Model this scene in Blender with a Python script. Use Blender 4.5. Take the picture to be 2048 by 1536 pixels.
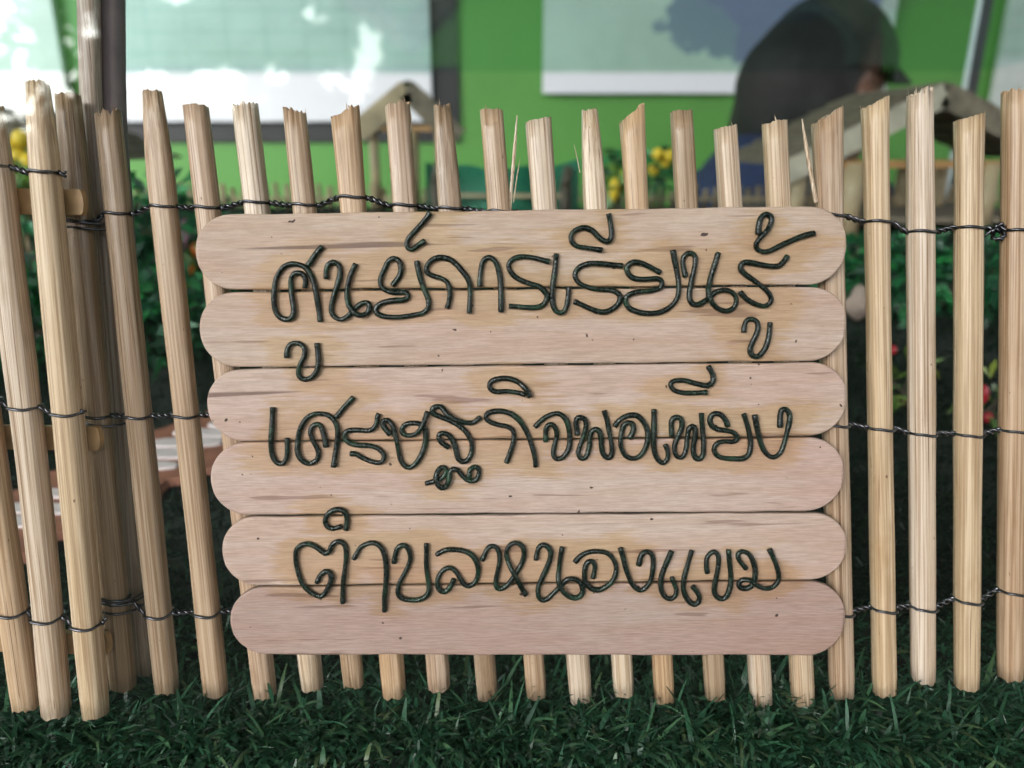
import bpy, bmesh, math, random
import numpy as np
from mathutils import Vector, Matrix

random.seed(7)
rng = np.random.default_rng(7)
scene = bpy.context.scene
for o in list(bpy.data.objects):
    bpy.data.objects.remove(o)
R = math.radians
mm = 0.001

# ------------------------------------------------------------------ camera
F = 1480.0                      # focal length in photo pixels (2048 wide)
PITCH, LEAN, DIST = R(18), R(10), 0.172
fw = Vector((0, math.cos(PITCH), -math.sin(PITCH)))
up = Vector((0, math.sin(PITCH), math.cos(PITCH)))
rt = Vector((1, 0, 0))
FU = Vector((0, math.sin(LEAN), math.cos(LEAN)))        # up along the leaning fence
FN = Vector((0, -math.cos(LEAN), math.sin(LEAN)))       # fence normal, to the viewer


def ray(px, py):
    return fw + rt * ((px - 1024) / F) - up * ((py - 768) / F)


S0 = fw * DIST
d_ = ray(1024, 1392)
base_ = d_ * (S0.dot(FN) / d_.dot(FN))
CAM = Vector((0, 0, -base_.z))                           # so that the pickets end on z = 0
S0 = S0 + CAM

cam = bpy.data.cameras.new('camera')
cam.lens = 36 * F / 2048
cam.sensor_width = 36
cam.clip_start, cam.clip_end = 0.005, 200
cam.dof.use_dof = True
cam.dof.focus_distance = DIST - 0.004
cam.dof.aperture_fstop = 12.5
camo = bpy.data.objects.new('camera', cam)
scene.collection.objects.link(camo)
camo.location = CAM
camo.rotation_euler = (math.pi / 2 - PITCH, 0, 0)
scene.camera = camo

# ------------------------------------------------------------------ light
SUN_EL, SUN_AZ = R(27), R(214)
w = bpy.data.worlds.new('World')
scene.world = w
w.use_nodes = True
nt = w.node_tree
sky = nt.nodes.new('ShaderNodeTexSky')
sky.sky_type = 'NISHITA'
sky.sun_disc = False
sky.sun_elevation, sky.sun_rotation = SUN_EL, SUN_AZ
sky.air_density, sky.dust_density, sky.ozone_density = 1.0, 1.5, 1.5
hs = nt.nodes.new('ShaderNodeHueSaturation')
hs.inputs['Saturation'].default_value = 0.12
bg = nt.nodes['Background']
bg.inputs['Strength'].default_value = 0.15
nt.links.new(sky.outputs[0], hs.inputs['Color'])
nt.links.new(hs.outputs[0], bg.inputs['Color'])
sl = bpy.data.lights.new('sun', 'SUN')
sl.energy, sl.angle, sl.color = 0.5, R(26), (1.0, 0.99, 0.975)
so = bpy.data.objects.new('sun', sl)
scene.collection.objects.link(so)
sd = Vector((math.sin(SUN_AZ) * math.cos(SUN_EL), math.cos(SUN_AZ) * math.cos(SUN_EL), math.sin(SUN_EL)))
so.rotation_euler = sd.to_track_quat('Z', 'Y').to_euler()
so.location = sd * 5

scene.view_settings.view_transform = 'Standard'
scene.view_settings.look = 'None'
scene.view_settings.gamma = 1
scene.view_settings.exposure = 1.86
scene.render.engine = 'CYCLES'
scene.cycles.use_denoising = True
scene.cycles.max_bounces = 10
scene.cycles.transparent_max_bounces = 24


# ------------------------------------------------------------------ helpers
def onplane(px, py, off=0.0):
    """photo pixel -> point on the fence plane moved OFF metres to the viewer"""
    d = ray(px, py)
    p0 = S0 + FN * off
    return CAM + d * ((p0 - CAM).dot(FN) / d.dot(FN))


def at(px, py, Y):
    d = ray(px, py)
    return CAM + d * (Y / d.y)


def ground_h(x, y):
    t = min(1, max(0, (y - 0.20) / 0.62))
    return 0.052 * t * t * (3 - 2 * t) - 0.001


def onground(px, py):
    d = ray(px, py)
    lo, hi = 0.05, 1.2
    for _ in range(40):
        m = (lo + hi) / 2
        p = CAM + d * (m / d.y)
        if p.z > ground_h(p.x, p.y):
            lo = m
        else:
            hi = m
    return CAM + d * (lo / d.y)


class MB:
    def __init__(self):
        self.v, self.f = [], []

    def add(self, vs, fs):
        n = len(self.v)
        self.v += [tuple(v) for v in vs]
        self.f += [tuple(i + n for i in f) for f in fs]

    def box(self, c, s, rot=None):
        c = Vector(c)
        vs = []
        for x in (-1, 1):
            for y in (-1, 1):
                for z in (-1, 1):
                    p = Vector((x * s[0] / 2, y * s[1] / 2, z * s[2] / 2))
                    if rot is not None:
                        p = rot @ p
                    vs.append(c + p)
        self.add(vs, [(0, 1, 3, 2), (4, 6, 7, 5), (0, 4, 5, 1), (2, 3, 7, 6), (0, 2, 6, 4), (1, 5, 7, 3)])

    def beam(self, a, b, w_, h_, upv=(0, 0, 1)):
        a, b = Vector(a), Vector(b)
        z = (b - a).normalized()
        x = Vector(upv).cross(z)
        if x.length < 1e-6:
            x = Vector((1, 0, 0))
        x.normalize()
        y = z.cross(x)
        vs = [p + x * (sx * w_ / 2) + y * (sy * h_ / 2) for p in (a, b) for sx, sy in ((-1, -1), (1, -1), (1, 1), (-1, 1))]
        self.add(vs, [(3, 2, 1, 0), (4, 5, 6, 7), (0, 1, 5, 4), (1, 2, 6, 5), (2, 3, 7, 6), (3, 0, 4, 7)])

    def tube(self, pts, rad, n=8, caps=True):
        pts = [Vector(p) for p in pts]
        if not hasattr(rad, '__len__'):
            rad = [rad] * len(pts)
        m = len(pts)
        t0 = (pts[1] - pts[0]).normalized()
        ref = Vector((0, -1, 0.1)) if abs(t0.y) < 0.8 else Vector((1, 0, 0))
        x = (ref - t0 * ref.dot(t0)).normalized()
        vs, fs = [], []
        for i in range(m):
            t = (pts[min(i + 1, m - 1)] - pts[max(i - 1, 0)])
            t = t.normalized() if t.length > 1e-12 else t0
            x = (x - t * x.dot(t)).normalized()
            y = t.cross(x)
            for k in range(n):
                a = 2 * math.pi * k / n
                vs.append(pts[i] + (x * math.cos(a) + y * math.sin(a)) * rad[i])
        for i in range(m - 1):
            for k in range(n):
                a, b = i * n + k, i * n + (k + 1) % n
                fs.append((a, b, b + n, a + n))
        if caps:
            fs.append(tuple(range(n - 1, -1, -1)))
            fs.append(tuple((m - 1) * n + k for k in range(n)))
        self.add(vs, fs)

    def build(self, name, mat, parent=None, smooth=False, origin=None):
        me = bpy.data.meshes.new(name)
        vs = self.v
        if origin is not None:
            o_ = Vector(origin)
            vs = [Vector(v) - o_ for v in vs]
        me.from_pydata([tuple(v) for v in vs], [], self.f)
        if smooth:
            me.polygons.foreach_set('use_smooth', [True] * len(me.polygons))
        me.update()
        if mat:
            me.materials.append(mat)
        o = bpy.data.objects.new(name, me)
        scene.collection.objects.link(o)
        if origin is not None:
            o.location = origin
        if parent:
            setpar(o, parent)
        return o


def setpar(o, parent):
    bpy.context.view_layer.update()
    o.parent = parent
    o.matrix_parent_inverse = parent.matrix_world.inverted()


def empty(name, loc=(0, 0, 0)):
    o = bpy.data.objects.new(name, None)
    o.empty_display_size = 0.01
    scene.collection.objects.link(o)
    o.location = loc
    return o


def tag(o, label=None, cat=None, group=None, kind=None):
    if label: o['label'] = label
    if cat: o['category'] = cat
    if group: o['group'] = group
    if kind: o['kind'] = kind
    return o


def catmull(pts, step):
    pts = [Vector(p) for p in pts]
    P = [pts[0] * 2 - pts[1]] + pts + [pts[-1] * 2 - pts[-2]]
    out = []
    for i in range(1, len(P) - 2):
        p0, p1, p2, p3 = P[i - 1], P[i], P[i + 1], P[i + 2]
        n = max(1, int((p2 - p1).length / step))
        for k in range(n):
            t = k / n
            out.append(0.5 * ((2 * p1) + (p2 - p0) * t + (2 * p0 - 5 * p1 + 4 * p2 - p3) * t * t + (3 * p1 - p0 - 3 * p2 + p3) * t ** 3))
    out.append(pts[-1])
    return out


# ------------------------------------------------------------------ materials
class NT:
    def __init__(self, name):
        self.m = bpy.data.materials.new(name)
        self.m.use_nodes = True
        self.t = self.m.node_tree
        self.b = self.t.nodes['Principled BSDF']
        self.out = self.t.nodes['Material Output']

    def n(self, typ, **kw):
        nd = self.t.nodes.new(typ)
        for k, v in kw.items():
            if k.startswith('_'):
                setattr(nd, k[1:], v)
            else:
                nd.inputs[k.replace('__', ' ')].default_value = v
        return nd

    def l(self, a, b):
        self.t.links.new(a, b)

    def coord(self, scale=(1, 1, 1), space='Object', rnd=True):
        tc = self.n('ShaderNodeTexCoord')
        mp = self.n('ShaderNodeMapping')
        mp.inputs['Scale'].default_value = scale
        self.l(tc.outputs[space], mp.inputs['Vector'])
        if rnd:
            oi = self.n('ShaderNodeObjectInfo')
            mu = self.n('ShaderNodeMath', _operation='MULTIPLY')
            mu.inputs[1].default_value = 37.0
            self.l(oi.outputs['Random'], mu.inputs[0])
            cb = self.n('ShaderNodeCombineXYZ')
            for i in range(3):
                self.l(mu.outputs[0], cb.inputs[i])
            self.l(cb.outputs[0], mp.inputs['Location'])
        return mp.outputs[0]

    def noise(self, vec, scale, detail=4, rough=0.55, dist=0.0):
        nd = self.n('ShaderNodeTexNoise')
        nd.inputs['Scale'].default_value = scale
        nd.inputs['Detail'].default_value = detail
        nd.inputs['Roughness'].default_value = rough
        nd.inputs['Distortion'].default_value = dist
        if vec is not None:
            self.l(vec, nd.inputs['Vector'])
        return nd.outputs['Fac']

    def ramp(self, fac, stops):
        nd = self.n('ShaderNodeValToRGB')
        el = nd.color_ramp.elements
        while len(el) < len(stops):
            el.new(0.5)
        for e, (p, c) in zip(el, stops):
            e.position = p
            e.color = (*c, 1) if len(c) == 3 else c
        self.l(fac, nd.inputs['Fac'])
        return nd.outputs['Color']

    def val(self, fac, a, b):
        """smoothstep from a to b"""
        nd = self.n('ShaderNodeMapRange', _interpolation_type='SMOOTHSTEP')
        nd.inputs['From Min'].default_value = a
        nd.inputs['From Max'].default_value = b
        self.l(fac, nd.inputs['Value'])
        return nd.outputs['Result']

    def math(self, op, a, b):
        nd = self.n('ShaderNodeMath', _operation=op)
        for i, x in enumerate((a, b)):
            if isinstance(x, (int, float)):
                nd.inputs[i].default_value = x
            else:
                self.l(x, nd.inputs[i])
        return nd.outputs[0]

    def mix(self, fac, a, b, mode='MIX'):
        nd = self.n('ShaderNodeMix', _data_type='RGBA', _blend_type=mode)
        for s, x in ((nd.inputs[0], fac), (nd.inputs[6], a), (nd.inputs[7], b)):
            if isinstance(x, (int, float)):
                s.default_value = x
            elif isinstance(x, tuple):
                s.default_value = (*x, 1)
            else:
                self.l(x, s)
        return nd.outputs[2]

    def bump(self, h, strength, dist):
        nd = self.n('ShaderNodeBump')
        nd.inputs['Strength'].default_value = strength
        nd.inputs['Distance'].default_value = dist
        self.l(h, nd.inputs['Height'])
        self.l(nd.outputs[0], self.b.inputs['Normal'])

    def base(self, c):
        if isinstance(c, tuple):
            self.b.inputs['Base Color'].default_value = (*c, 1)
        else:
            self.l(c, self.b.inputs['Base Color'])

    def set(self, **kw):
        for k, v in kw.items():
            self.b.inputs[k.replace('__', ' ')].default_value = v
        return self.m


def simple(name, col, rough=0.6, var=0.25, scale=60, bump=0.0, bdist=0.001, **kw):
    t = NT(name)
    v = t.coord()
    n = t.noise(v, scale)
    t.base(t.ramp(n, [(0.3, tuple(c * (1 - var) for c in col)), (0.7, tuple(min(1, c * (1 + var)) for c in col))]))
    if bump:
        t.bump(n, bump, bdist)
    return t.set(Roughness=rough, **kw)


def make_bamboo():
    t = NT('bamboo_rod')
    oi = t.n('ShaderNodeObjectInfo')
    v = t.coord((1, 1, 0.008))
    s1 = t.noise(v, 2300, 3, 0.65)           # fibres
    v2 = t.coord((1, 1, 0.004))
    s2 = t.noise(v2, 650, 2, 0.5)            # broader bands
    v3 = t.coord((1, 1, 0.35))
    s3 = t.noise(v3, 110, 4, 0.6)            # blotches
    f = t.val(s1, 0.38, 0.60)
    c = t.mix(f, (0.66, 0.57, 0.48), (1.08, 1.07, 1.05))
    c = t.mix(t.val(s2, 0.3, 0.7), t.mix(1.0, c, (0.84, 0.77, 0.68), 'MULTIPLY'), c)
    c = t.mix(t.val(s3, 0.55, 0.8), c, t.mix(1.0, c, (0.80, 0.72, 0.60), 'MULTIPLY'))
    crack = t.val(t.noise(v2, 2600, 2, 0.5), 0.345, 0.30)
    c = t.mix(crack, c, (0.30, 0.20, 0.13))
    spots = t.val(t.noise(t.coord((1, 1, 0.5)), 900, 2, 0.5), 0.74, 0.80)
    c = t.mix(spots, c, (0.25, 0.16, 0.10))
    c = t.mix(1.0, oi.outputs['Color'], c, 'MULTIPLY')
    t.base(c)
    t.bump(s1, 0.3, 0.0003)
    sp = t.n('ShaderNodeMath', _operation='MULTIPLY')
    r = t.ramp(s3, [(0.3, (0.27,) * 3), (0.7, (0.5,) * 3)])
    t.l(r, t.b.inputs['Roughness'])
    return t.set()


def make_plank():
    t = NT('birch_stick')
    oi = t.n('ShaderNodeObjectInfo')
    v = t.coord((0.06, 1, 1))
    g1 = t.noise(v, 3000, 5, 0.75)
    g2 = t.noise(t.coord((0.09, 1, 1)), 260, 3, 0.5, 0.6)
    bl = t.noise(t.coord((0.3, 1, 1)), 45, 3, 0.5)
    c = t.mix(t.val(g1, 0.34, 0.66), (0.80, 0.765, 0.73), (1.08, 1.075, 1.07))
    c = t.mix(t.val(g2, 0.35, 0.65), t.mix(1.0, c, (0.95, 0.90, 0.85), 'MULTIPLY'), c)
    c = t.mix(t.val(bl, 0.32, 0.68), t.mix(1.0, c, (1.0, 0.90, 0.86), 'MULTIPLY'), t.mix(1.0, c, (1.04, 1.03, 0.98), 'MULTIPLY'))
    # short dark flecks and mineral streaks
    fl = t.val(t.noise(t.coord((0.07, 1, 1)), 520, 2, 0.5), 0.645, 0.70)
    c = t.mix(t.math('MULTIPLY', fl, 0.55), c, (0.33, 0.19, 0.15))
    fl2 = t.val(t.noise(t.coord((0.028, 1, 1)), 330, 2, 0.45, 0.4), 0.70, 0.74)
    c = t.mix(t.math('MULTIPLY', fl2, 0.75), c, (0.20, 0.11, 0.09))
    pt = t.val(t.noise(t.coord((1, 1, 1)), 520, 1, 0.4), 0.775, 0.80)
    c = t.mix(pt, c, (0.1, 0.06, 0.05))
    c = t.mix(1.0, oi.outputs['Color'], c, 'MULTIPLY')
    # yellow varnish that ran from the lettering into the wood along the grain
    at_ = t.n('ShaderNodeAttribute', _attribute_name='stain')
    nz = t.noise(t.coord((0.05, 1, 1)), 1500, 3, 0.75)
    nb = t.noise(t.coord((0.35, 1, 1)), 95, 3, 0.55)
    dd = t.math('ADD', at_.outputs['Fac'], t.math('MULTIPLY', t.math('SUBTRACT', nz, 0.5), 7.0))
    dd = t.math('ADD', dd, t.math('MULTIPLY', t.math('SUBTRACT', nb, 0.5), 12.0))
    st = t.math('MULTIPLY', t.val(dd, 3.0, 1.2), 0.9)
    tone = t.mix(nb, (0.95, 0.86, 0.64), (0.87, 0.76, 0.53))
    c = t.mix(st, c, t.mix(1.0, c, tone, 'MULTIPLY'))
    t.base(c)
    t.bump(g1, 0.45, 0.00015)
    rr = t.math('SUBTRACT', 0.62, t.math('MULTIPLY', st, 0.12))
    t.l(rr, t.b.inputs['Roughness'])
    return t.set()


def make_letter():
    t = NT('green_coated_wire')
    v = t.coord()
    n = t.noise(v, 260, 3, 0.6)
    n2 = t.noise(v, 1500, 3, 0.6)
    t.base(t.ramp(n, [(0.42, (0.0025, 0.006, 0.004)), (0.58, (0.005, 0.014, 0.008)), (0.72, (0.014, 0.045, 0.022))]))
    t.bump(n2, 0.5, 0.0003)
    t.l(t.ramp(n2, [(0.35, (0.20,) * 3), (0.65, (0.42,) * 3)]), t.b.inputs['Roughness'])
    t.b.inputs['Specular IOR Level'].default_value = 0.4
    return t.set()


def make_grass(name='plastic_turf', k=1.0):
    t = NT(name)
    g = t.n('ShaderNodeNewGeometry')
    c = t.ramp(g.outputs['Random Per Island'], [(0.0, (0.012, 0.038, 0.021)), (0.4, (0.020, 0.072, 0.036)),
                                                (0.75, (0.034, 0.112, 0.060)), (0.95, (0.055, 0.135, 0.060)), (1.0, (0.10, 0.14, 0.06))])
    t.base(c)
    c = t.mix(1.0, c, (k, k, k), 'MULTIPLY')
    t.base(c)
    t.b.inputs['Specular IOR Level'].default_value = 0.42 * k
    tr = t.n('ShaderNodeBsdfTranslucent')
    t.l(c, tr.inputs['Color'])
    mx = t.n('ShaderNodeMixShader')
    mx.inputs[0].default_value = 0.15
    t.set(Roughness=0.3)
    t.l(t.b.outputs[0], mx.inputs[1])
    t.l(tr.outputs[0], mx.inputs[2])
    t.l(mx.outputs[0], t.out.inputs['Surface'])
    return t.m


def make_leaf(name, stops, rough=0.4):
    t = NT(name)
    g = t.n('ShaderNodeNewGeometry')
    c = t.ramp(g.outputs['Random Per Island'], stops)
    t.base(c)
    return t.set(Roughness=rough)


def make_clear():
    m = bpy.data.materials.new('clear_glass')
    m.use_nodes = True
    nt_ = m.node_tree
    nt_.nodes.remove(nt_.nodes['Principled BSDF'])
    tr = nt_.nodes.new('ShaderNodeBsdfTransparent')
    tr.inputs['Color'].default_value = (0.985, 0.99, 0.985, 1)
    nt_.links.new(tr.outputs[0], nt_.nodes['Material Output'].inputs['Surface'])
    return m


def make_glass(name='sheet_glass', k=0.2, tint=(0.83, 0.925, 0.915)):
    m = bpy.data.materials.new(name)
    m.use_nodes = True
    nt_ = m.node_tree
    nt_.nodes.remove(nt_.nodes['Principled BSDF'])
    # Fresnel of a thin sheet (Schlick), the same from either side
    ge = nt_.nodes.new('ShaderNodeNewGeometry')
    dt = nt_.nodes.new('ShaderNodeVectorMath'); dt.operation = 'DOT_PRODUCT'
    nt_.links.new(ge.outputs['Incoming'], dt.inputs[0]); nt_.links.new(ge.outputs['Normal'], dt.inputs[1])

    def mth(op, a_, b_=None):
        q_ = nt_.nodes.new('ShaderNodeMath'); q_.operation = op
        for i_, x_ in enumerate((a_, b_)):
            if x_ is None: continue
            if isinstance(x_, (int, float)): q_.inputs[i_].default_value = x_
            else: nt_.links.new(x_, q_.inputs[i_])
        return q_.outputs[0]
    sch = mth('ADD', mth('MULTIPLY', mth('POWER', mth('SUBTRACT', 1.0, mth('ABSOLUTE', dt.outputs['Value'])), 5.0), 0.957), 0.043)
    tr = nt_.nodes.new('ShaderNodeBsdfTransparent')
    tr.inputs['Color'].default_value = (*tint, 1)
    gl = nt_.nodes.new('ShaderNodeBsdfGlossy')
    gl.inputs['Roughness'].default_value = 0.0
    gl.inputs['Color'].default_value = (0.95, 1.0, 0.97, 1)
    mx = nt_.nodes.new('ShaderNodeMixShader')
    ml = nt_.nodes.new('ShaderNodeMath'); ml.operation = 'MULTIPLY'; ml.inputs[1].default_value = k
    nt_.links.new(sch, ml.inputs[0])
    nt_.links.new(ml.outputs[0], mx.inputs[0])
    nt_.links.new(tr.outputs[0], mx.inputs[1])
    nt_.links.new(gl.outputs[0], mx.inputs[2])
    nt_.links.new(mx.outputs[0], nt_.nodes['Material Output'].inputs['Surface'])
    return m


M_bam, M_plank, M_letter, M_grass = make_bamboo(), make_plank(), make_letter(), make_grass()
M_turfback = make_grass('turf_shade_copy', 0.22)  # same turf in a darker copy; shade behind the fence put into colour
M_clear, M_glass = make_clear(), make_glass()
M_pane = make_glass('front_sheet_glass', 1.0, (0.985, 0.99, 0.985))
M_wire = simple('dark_steel_wire', (0.11, 0.11, 0.125), 0.28, 0.4, 900, Metallic=1.0)
M_soil = simple('dark_turf_backing', (0.006, 0.011, 0.007), 0.9, 0.4, 300, 0.5, 0.002)
M_rail = simple('flat_bamboo_strip', (0.36, 0.22, 0.10), 0.5, 0.25, 220)
M_darkpost = simple('dark_brown_bamboo', (0.13, 0.10, 0.10), 0.6, 0.2, 120)  # even dark tone of the rear post
M_terra = simple('terracotta', (0.25, 0.10, 0.06), 0.75, 0.25, 90, 0.4, 0.001)
M_tile = simple('pale_stone', (0.60, 0.53, 0.53), 0.5, 0.12, 120)
M_rock = simple('beige_pebble', (0.27, 0.20, 0.165), 0.8, 0.3, 70, 0.5, 0.002)
M_thatch = simple('brown_roof_board', (0.17, 0.125, 0.09), 0.8, 0.35, 70, 0.5, 0.002)
M_beige = simple('beige_roof_board', (0.42, 0.34, 0.27), 0.7, 0.2, 60)
M_log = simple('bamboo_log', (0.36, 0.25, 0.15), 0.55, 0.3, 40)
M_darklog = simple('dark_log', (0.07, 0.05, 0.035), 0.7, 0.3, 60)
M_orange = simple('orange_beam', (0.36, 0.17, 0.06), 0.5, 0.2, 60)
M_greenwall = simple('green_wall_paint', (0.085, 0.275, 0.048), 0.5, 0.10, 2.2)
M_ceil = simple('grey_ceiling', (0.40, 0.40, 0.38), 0.9, 0.08, 3)
M_lawn = simple('darkened_lawn', (0.012, 0.017, 0.010), 0.9, 0.3, 9)
M_net = simple('teal_net', (0.012, 0.12, 0.065), 0.6, 0.2, 200)
M_black = simple('black_board', (0.015, 0.016, 0.018), 0.5, 0.2, 20)
M_frame = simple('dark_case_frame', (0.045, 0.042, 0.045), 0.4, 0.2, 40)
M_alu = simple('pale_edge_strip', (0.6, 0.62, 0.62), 0.35, 0.1, 40)
M_stem = simple('brown_stem', (0.06, 0.05, 0.03), 0.7, 0.3, 200)
M_berry = simple('red_berry', (0.42, 0.018, 0.03), 0.3, 0.25, 200)
M_yellow = simple('yellow_petal', (0.72, 0.46, 0.03), 0.5, 0.25, 150)
M_pink = simple('pink_petal', (0.62, 0.25, 0.42), 0.5, 0.2, 150)
M_orangepetal = simple('orange_petal', (0.62, 0.16, 0.02), 0.5, 0.25, 150)
M_white = simple('white_plaster', (0.80, 0.80, 0.79), 0.7, 0.05, 3)
M_mint = simple('pale_green_awning', (0.45, 0.78, 0.58), 0.6, 0.06, 3)
M_leafdark = make_leaf('plastic_leaf', [(0, (0.007, 0.035, 0.017)), (0.5, (0.012, 0.075, 0.032)), (0.82, (0.02, 0.15, 0.045)), (1, (0.03, 0.32, 0.07))])
M_leafyel = make_leaf('yellow_green_leaf', [(0, (0.05, 0.12, 0.02)), (0.6, (0.13, 0.22, 0.03)), (1, (0.30, 0.36, 0.06))])
M_leaftree = make_leaf('tree_leaf', [(0, (0.007, 0.012, 0.007)), (1, (0.018, 0.028, 0.015))], 0.9)
M_bark = simple('bark', (0.12, 0.095, 0.07), 0.8, 0.3, 8)
M_hair = simple('black_hair', (0.006, 0.0055, 0.0055), 0.75, 0.3, 120, 0.6, 0.004)
M_skin = simple('skin', (0.15, 0.075, 0.05), 0.5, 0.1, 30)
M_navy = simple('navy_cloth', (0.012, 0.022, 0.075), 0.8, 0.2, 60)
M_cap = simple('dark_green_cap', (0.012, 0.018, 0.014), 0.8, 0.3, 40)
M_trouser = simple('dark_trousers', (0.02, 0.02, 0.022), 0.8, 0.2, 40)


def board_mat(name, top, low, y_split, blob=None, lines=None):
    """printed board: upper field coloured with the tint of the glass lid, paler band below"""
    t = NT(name)
    tc = t.n('ShaderNodeTexCoord')
    sx = t.n('ShaderNodeSeparateXYZ')
    t.l(tc.outputs['Object'], sx.inputs[0])
    f = t.val(sx.outputs['Z'], y_split - 0.004, y_split + 0.004)
    n = t.noise(tc.outputs['Object'], 7, 4)
    cc = t.mix(t.val(n, 0.35, 0.65), tuple(c * 0.86 for c in top), top)
    if lines:
        wv = t.n('ShaderNodeTexBrick')
        wv.inputs['Scale'].default_value = lines
        wv.inputs['Mortar Size'].default_value = 0.012
        wv.offset = 0.0
        wv.inputs['Color1'].default_value = wv.inputs['Color2'].default_value = (1, 1, 1, 1)
        wv.inputs['Mortar'].default_value = (0.80, 0.86, 0.84, 1)
        cb = t.n('ShaderNodeCombineXYZ')
        t.l(sx.outputs['X'], cb.inputs[0])
        t.l(sx.outputs['Z'], cb.inputs[1])
        t.l(cb.outputs[0], wv.inputs['Vector'])
        cc = t.mix(1.0, cc, wv.outputs['Color'], 'MULTIPLY')
    if blob:
        (bx, bz, bw, bh, col) = blob
        dx = t.math('DIVIDE', t.math('SUBTRACT', sx.outputs['X'], bx), bw)
        dz = t.math('DIVIDE', t.math('SUBTRACT', sx.outputs['Z'], bz), bh)
        r = t.math('ADD', t.math('MULTIPLY', dx, dx), t.math('MULTIPLY', dz, dz))
        r = t.math('ADD', r, t.math('MULTIPLY', t.math('SUBTRACT', n, 0.5), 3.0))
        cc = t.mix(t.val(r, 1.05, 0.9), cc, col)
    t.base(t.mix(f, low, cc))
    return t.set(Roughness=0.4)


# ------------------------------------------------------------------ setting: room, wall, ground
YW = 2.0
FLOOR = -1.25
XL = -3.2
b = MB(); b.box(((XL + 3.2) / 2, YW + 0.06, (FLOOR + 1.65) / 2), (3.2 - XL, 0.12, 1.65 - FLOOR))
tag(b.build('green_wall', M_greenwall), 'bright green painted wall behind the display case', 'wall')
b = MB(); b.box((0.7, 0.05, 1.69), (5.4, 4.3, 0.08))  # out of view; put in so skylight enters only from the front
tag(b.build('light_shaping_ceiling', M_ceil), kind='structure')
b = MB(); b.box((0, 0, FLOOR - 0.05), (60, 60, 0.1))  # unseen ground, added as dark lawn to keep a veil off the pane
tag(b.build('lawn', M_lawn), kind='structure')

# miniature terrain in the case
xs = np.linspace(-0.81, 0.62, 90)
ys = np.linspace(0.085, 1.04, 80)
b = MB()
vs = [(x, y, ground_h(x, y) - 0.004 + 0.0015 * math.sin(x * 40 + y * 23)) for y in ys for x in xs]
fs = [(j * 90 + i, j * 90 + i + 1, (j + 1) * 90 + i + 1, (j + 1) * 90 + i) for j in range(79) for i in range(89)]
b.add(vs, fs)
tag(b.build('ground', M_soil, smooth=True), kind='structure')

# ------------------------------------------------------------------ stepping path
path_c = [(-120, 1090, 0), (-20, 1060, 0), (80, 1025, 0), (190, 975, 0), (290, 930, 0), (390, 885, 0), (500, 850, 0), (640, 815, 0)]
pc = [onground(x, y) for x, y, _ in path_c]
pcs = catmull(pc, 0.004)
PW = 0.027


def path_dist(x, y):
    return min((p.x - x) ** 2 + (p.y - y) ** 2 for p in pcs) ** 0.5


b = MB()
vs, fs = [], []
for i, p in enumerate(pcs):
    t = pcs[min(i + 1, len(pcs) - 1)] - pcs[max(i - 1, 0)]
    n = Vector((-t.y, t.x, 0)).normalized()
    wv = PW * (1 + 0.12 * math.sin(i * 0.7) + 0.08 * math.sin(i * 1.9))
    for s, dz in ((-1, 0.0), (-0.93, 0.003), (0.93, 0.003), (1, 0.0)):
        q = p + n * (s * wv)
        vs.append((q.x, q.y, ground_h(q.x, q.y) - 0.002 + dz))
for i in range(len(pcs) - 1):
    for k in range(3):
        fs.append((i * 4 + k, i * 4 + k + 1, (i + 1) * 4 + k + 1, (i + 1) * 4 + k))
b.add(vs, fs)
path = tag(b.build('path', M_terra, smooth=False), kind='structure')
L = 0.0
acc = 0.0
for i in range(2, len(pcs) - 2):
    acc += (pcs[i] - pcs[i - 1]).length
    if acc > 0.0120:
        acc = 0
        p = pcs[i]
        t = (pcs[i + 1] - pcs[i - 1]).normalized()
        ang = random.uniform(-.25, .5)
        # the strips lie across the path, roughly level in the picture
        b = MB()
        ring = []
        lw, sw = PW * random.uniform(0.55, 0.72), 0.0040 * random.uniform(.85, 1.1)
        for zz in (0.0, 1.0, 1.0):
            pass
        N = 20
        lo, hi = [], []
        for k in range(N):
            a = 2 * math.pi * k / N
            ca, sa = math.cos(a), math.sin(a)
            ex = lw * math.copysign(abs(ca) ** 0.7, ca)
            ey = sw * math.copysign(abs(sa) ** 0.7, sa)
            x = p.x + ex * math.cos(ang * 0.25) - ey * math.sin(ang * 0.25)
            y = p.y + ex * math.sin(ang * 0.25) + ey * math.cos(ang * 0.25)
            z = ground_h(x, y)
            lo.append((x, y, z)); hi.append((p.x + (x - p.x) * .94, p.y + (y - p.y) * .9, z + 0.0022))
        b.add(lo + hi, [(k, (k + 1) % N, N + (k + 1) % N, N + k) for k in range(N)] + [tuple(range(N, 2 * N))])
        b.build('stepping_tile', M_tile, path)


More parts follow.
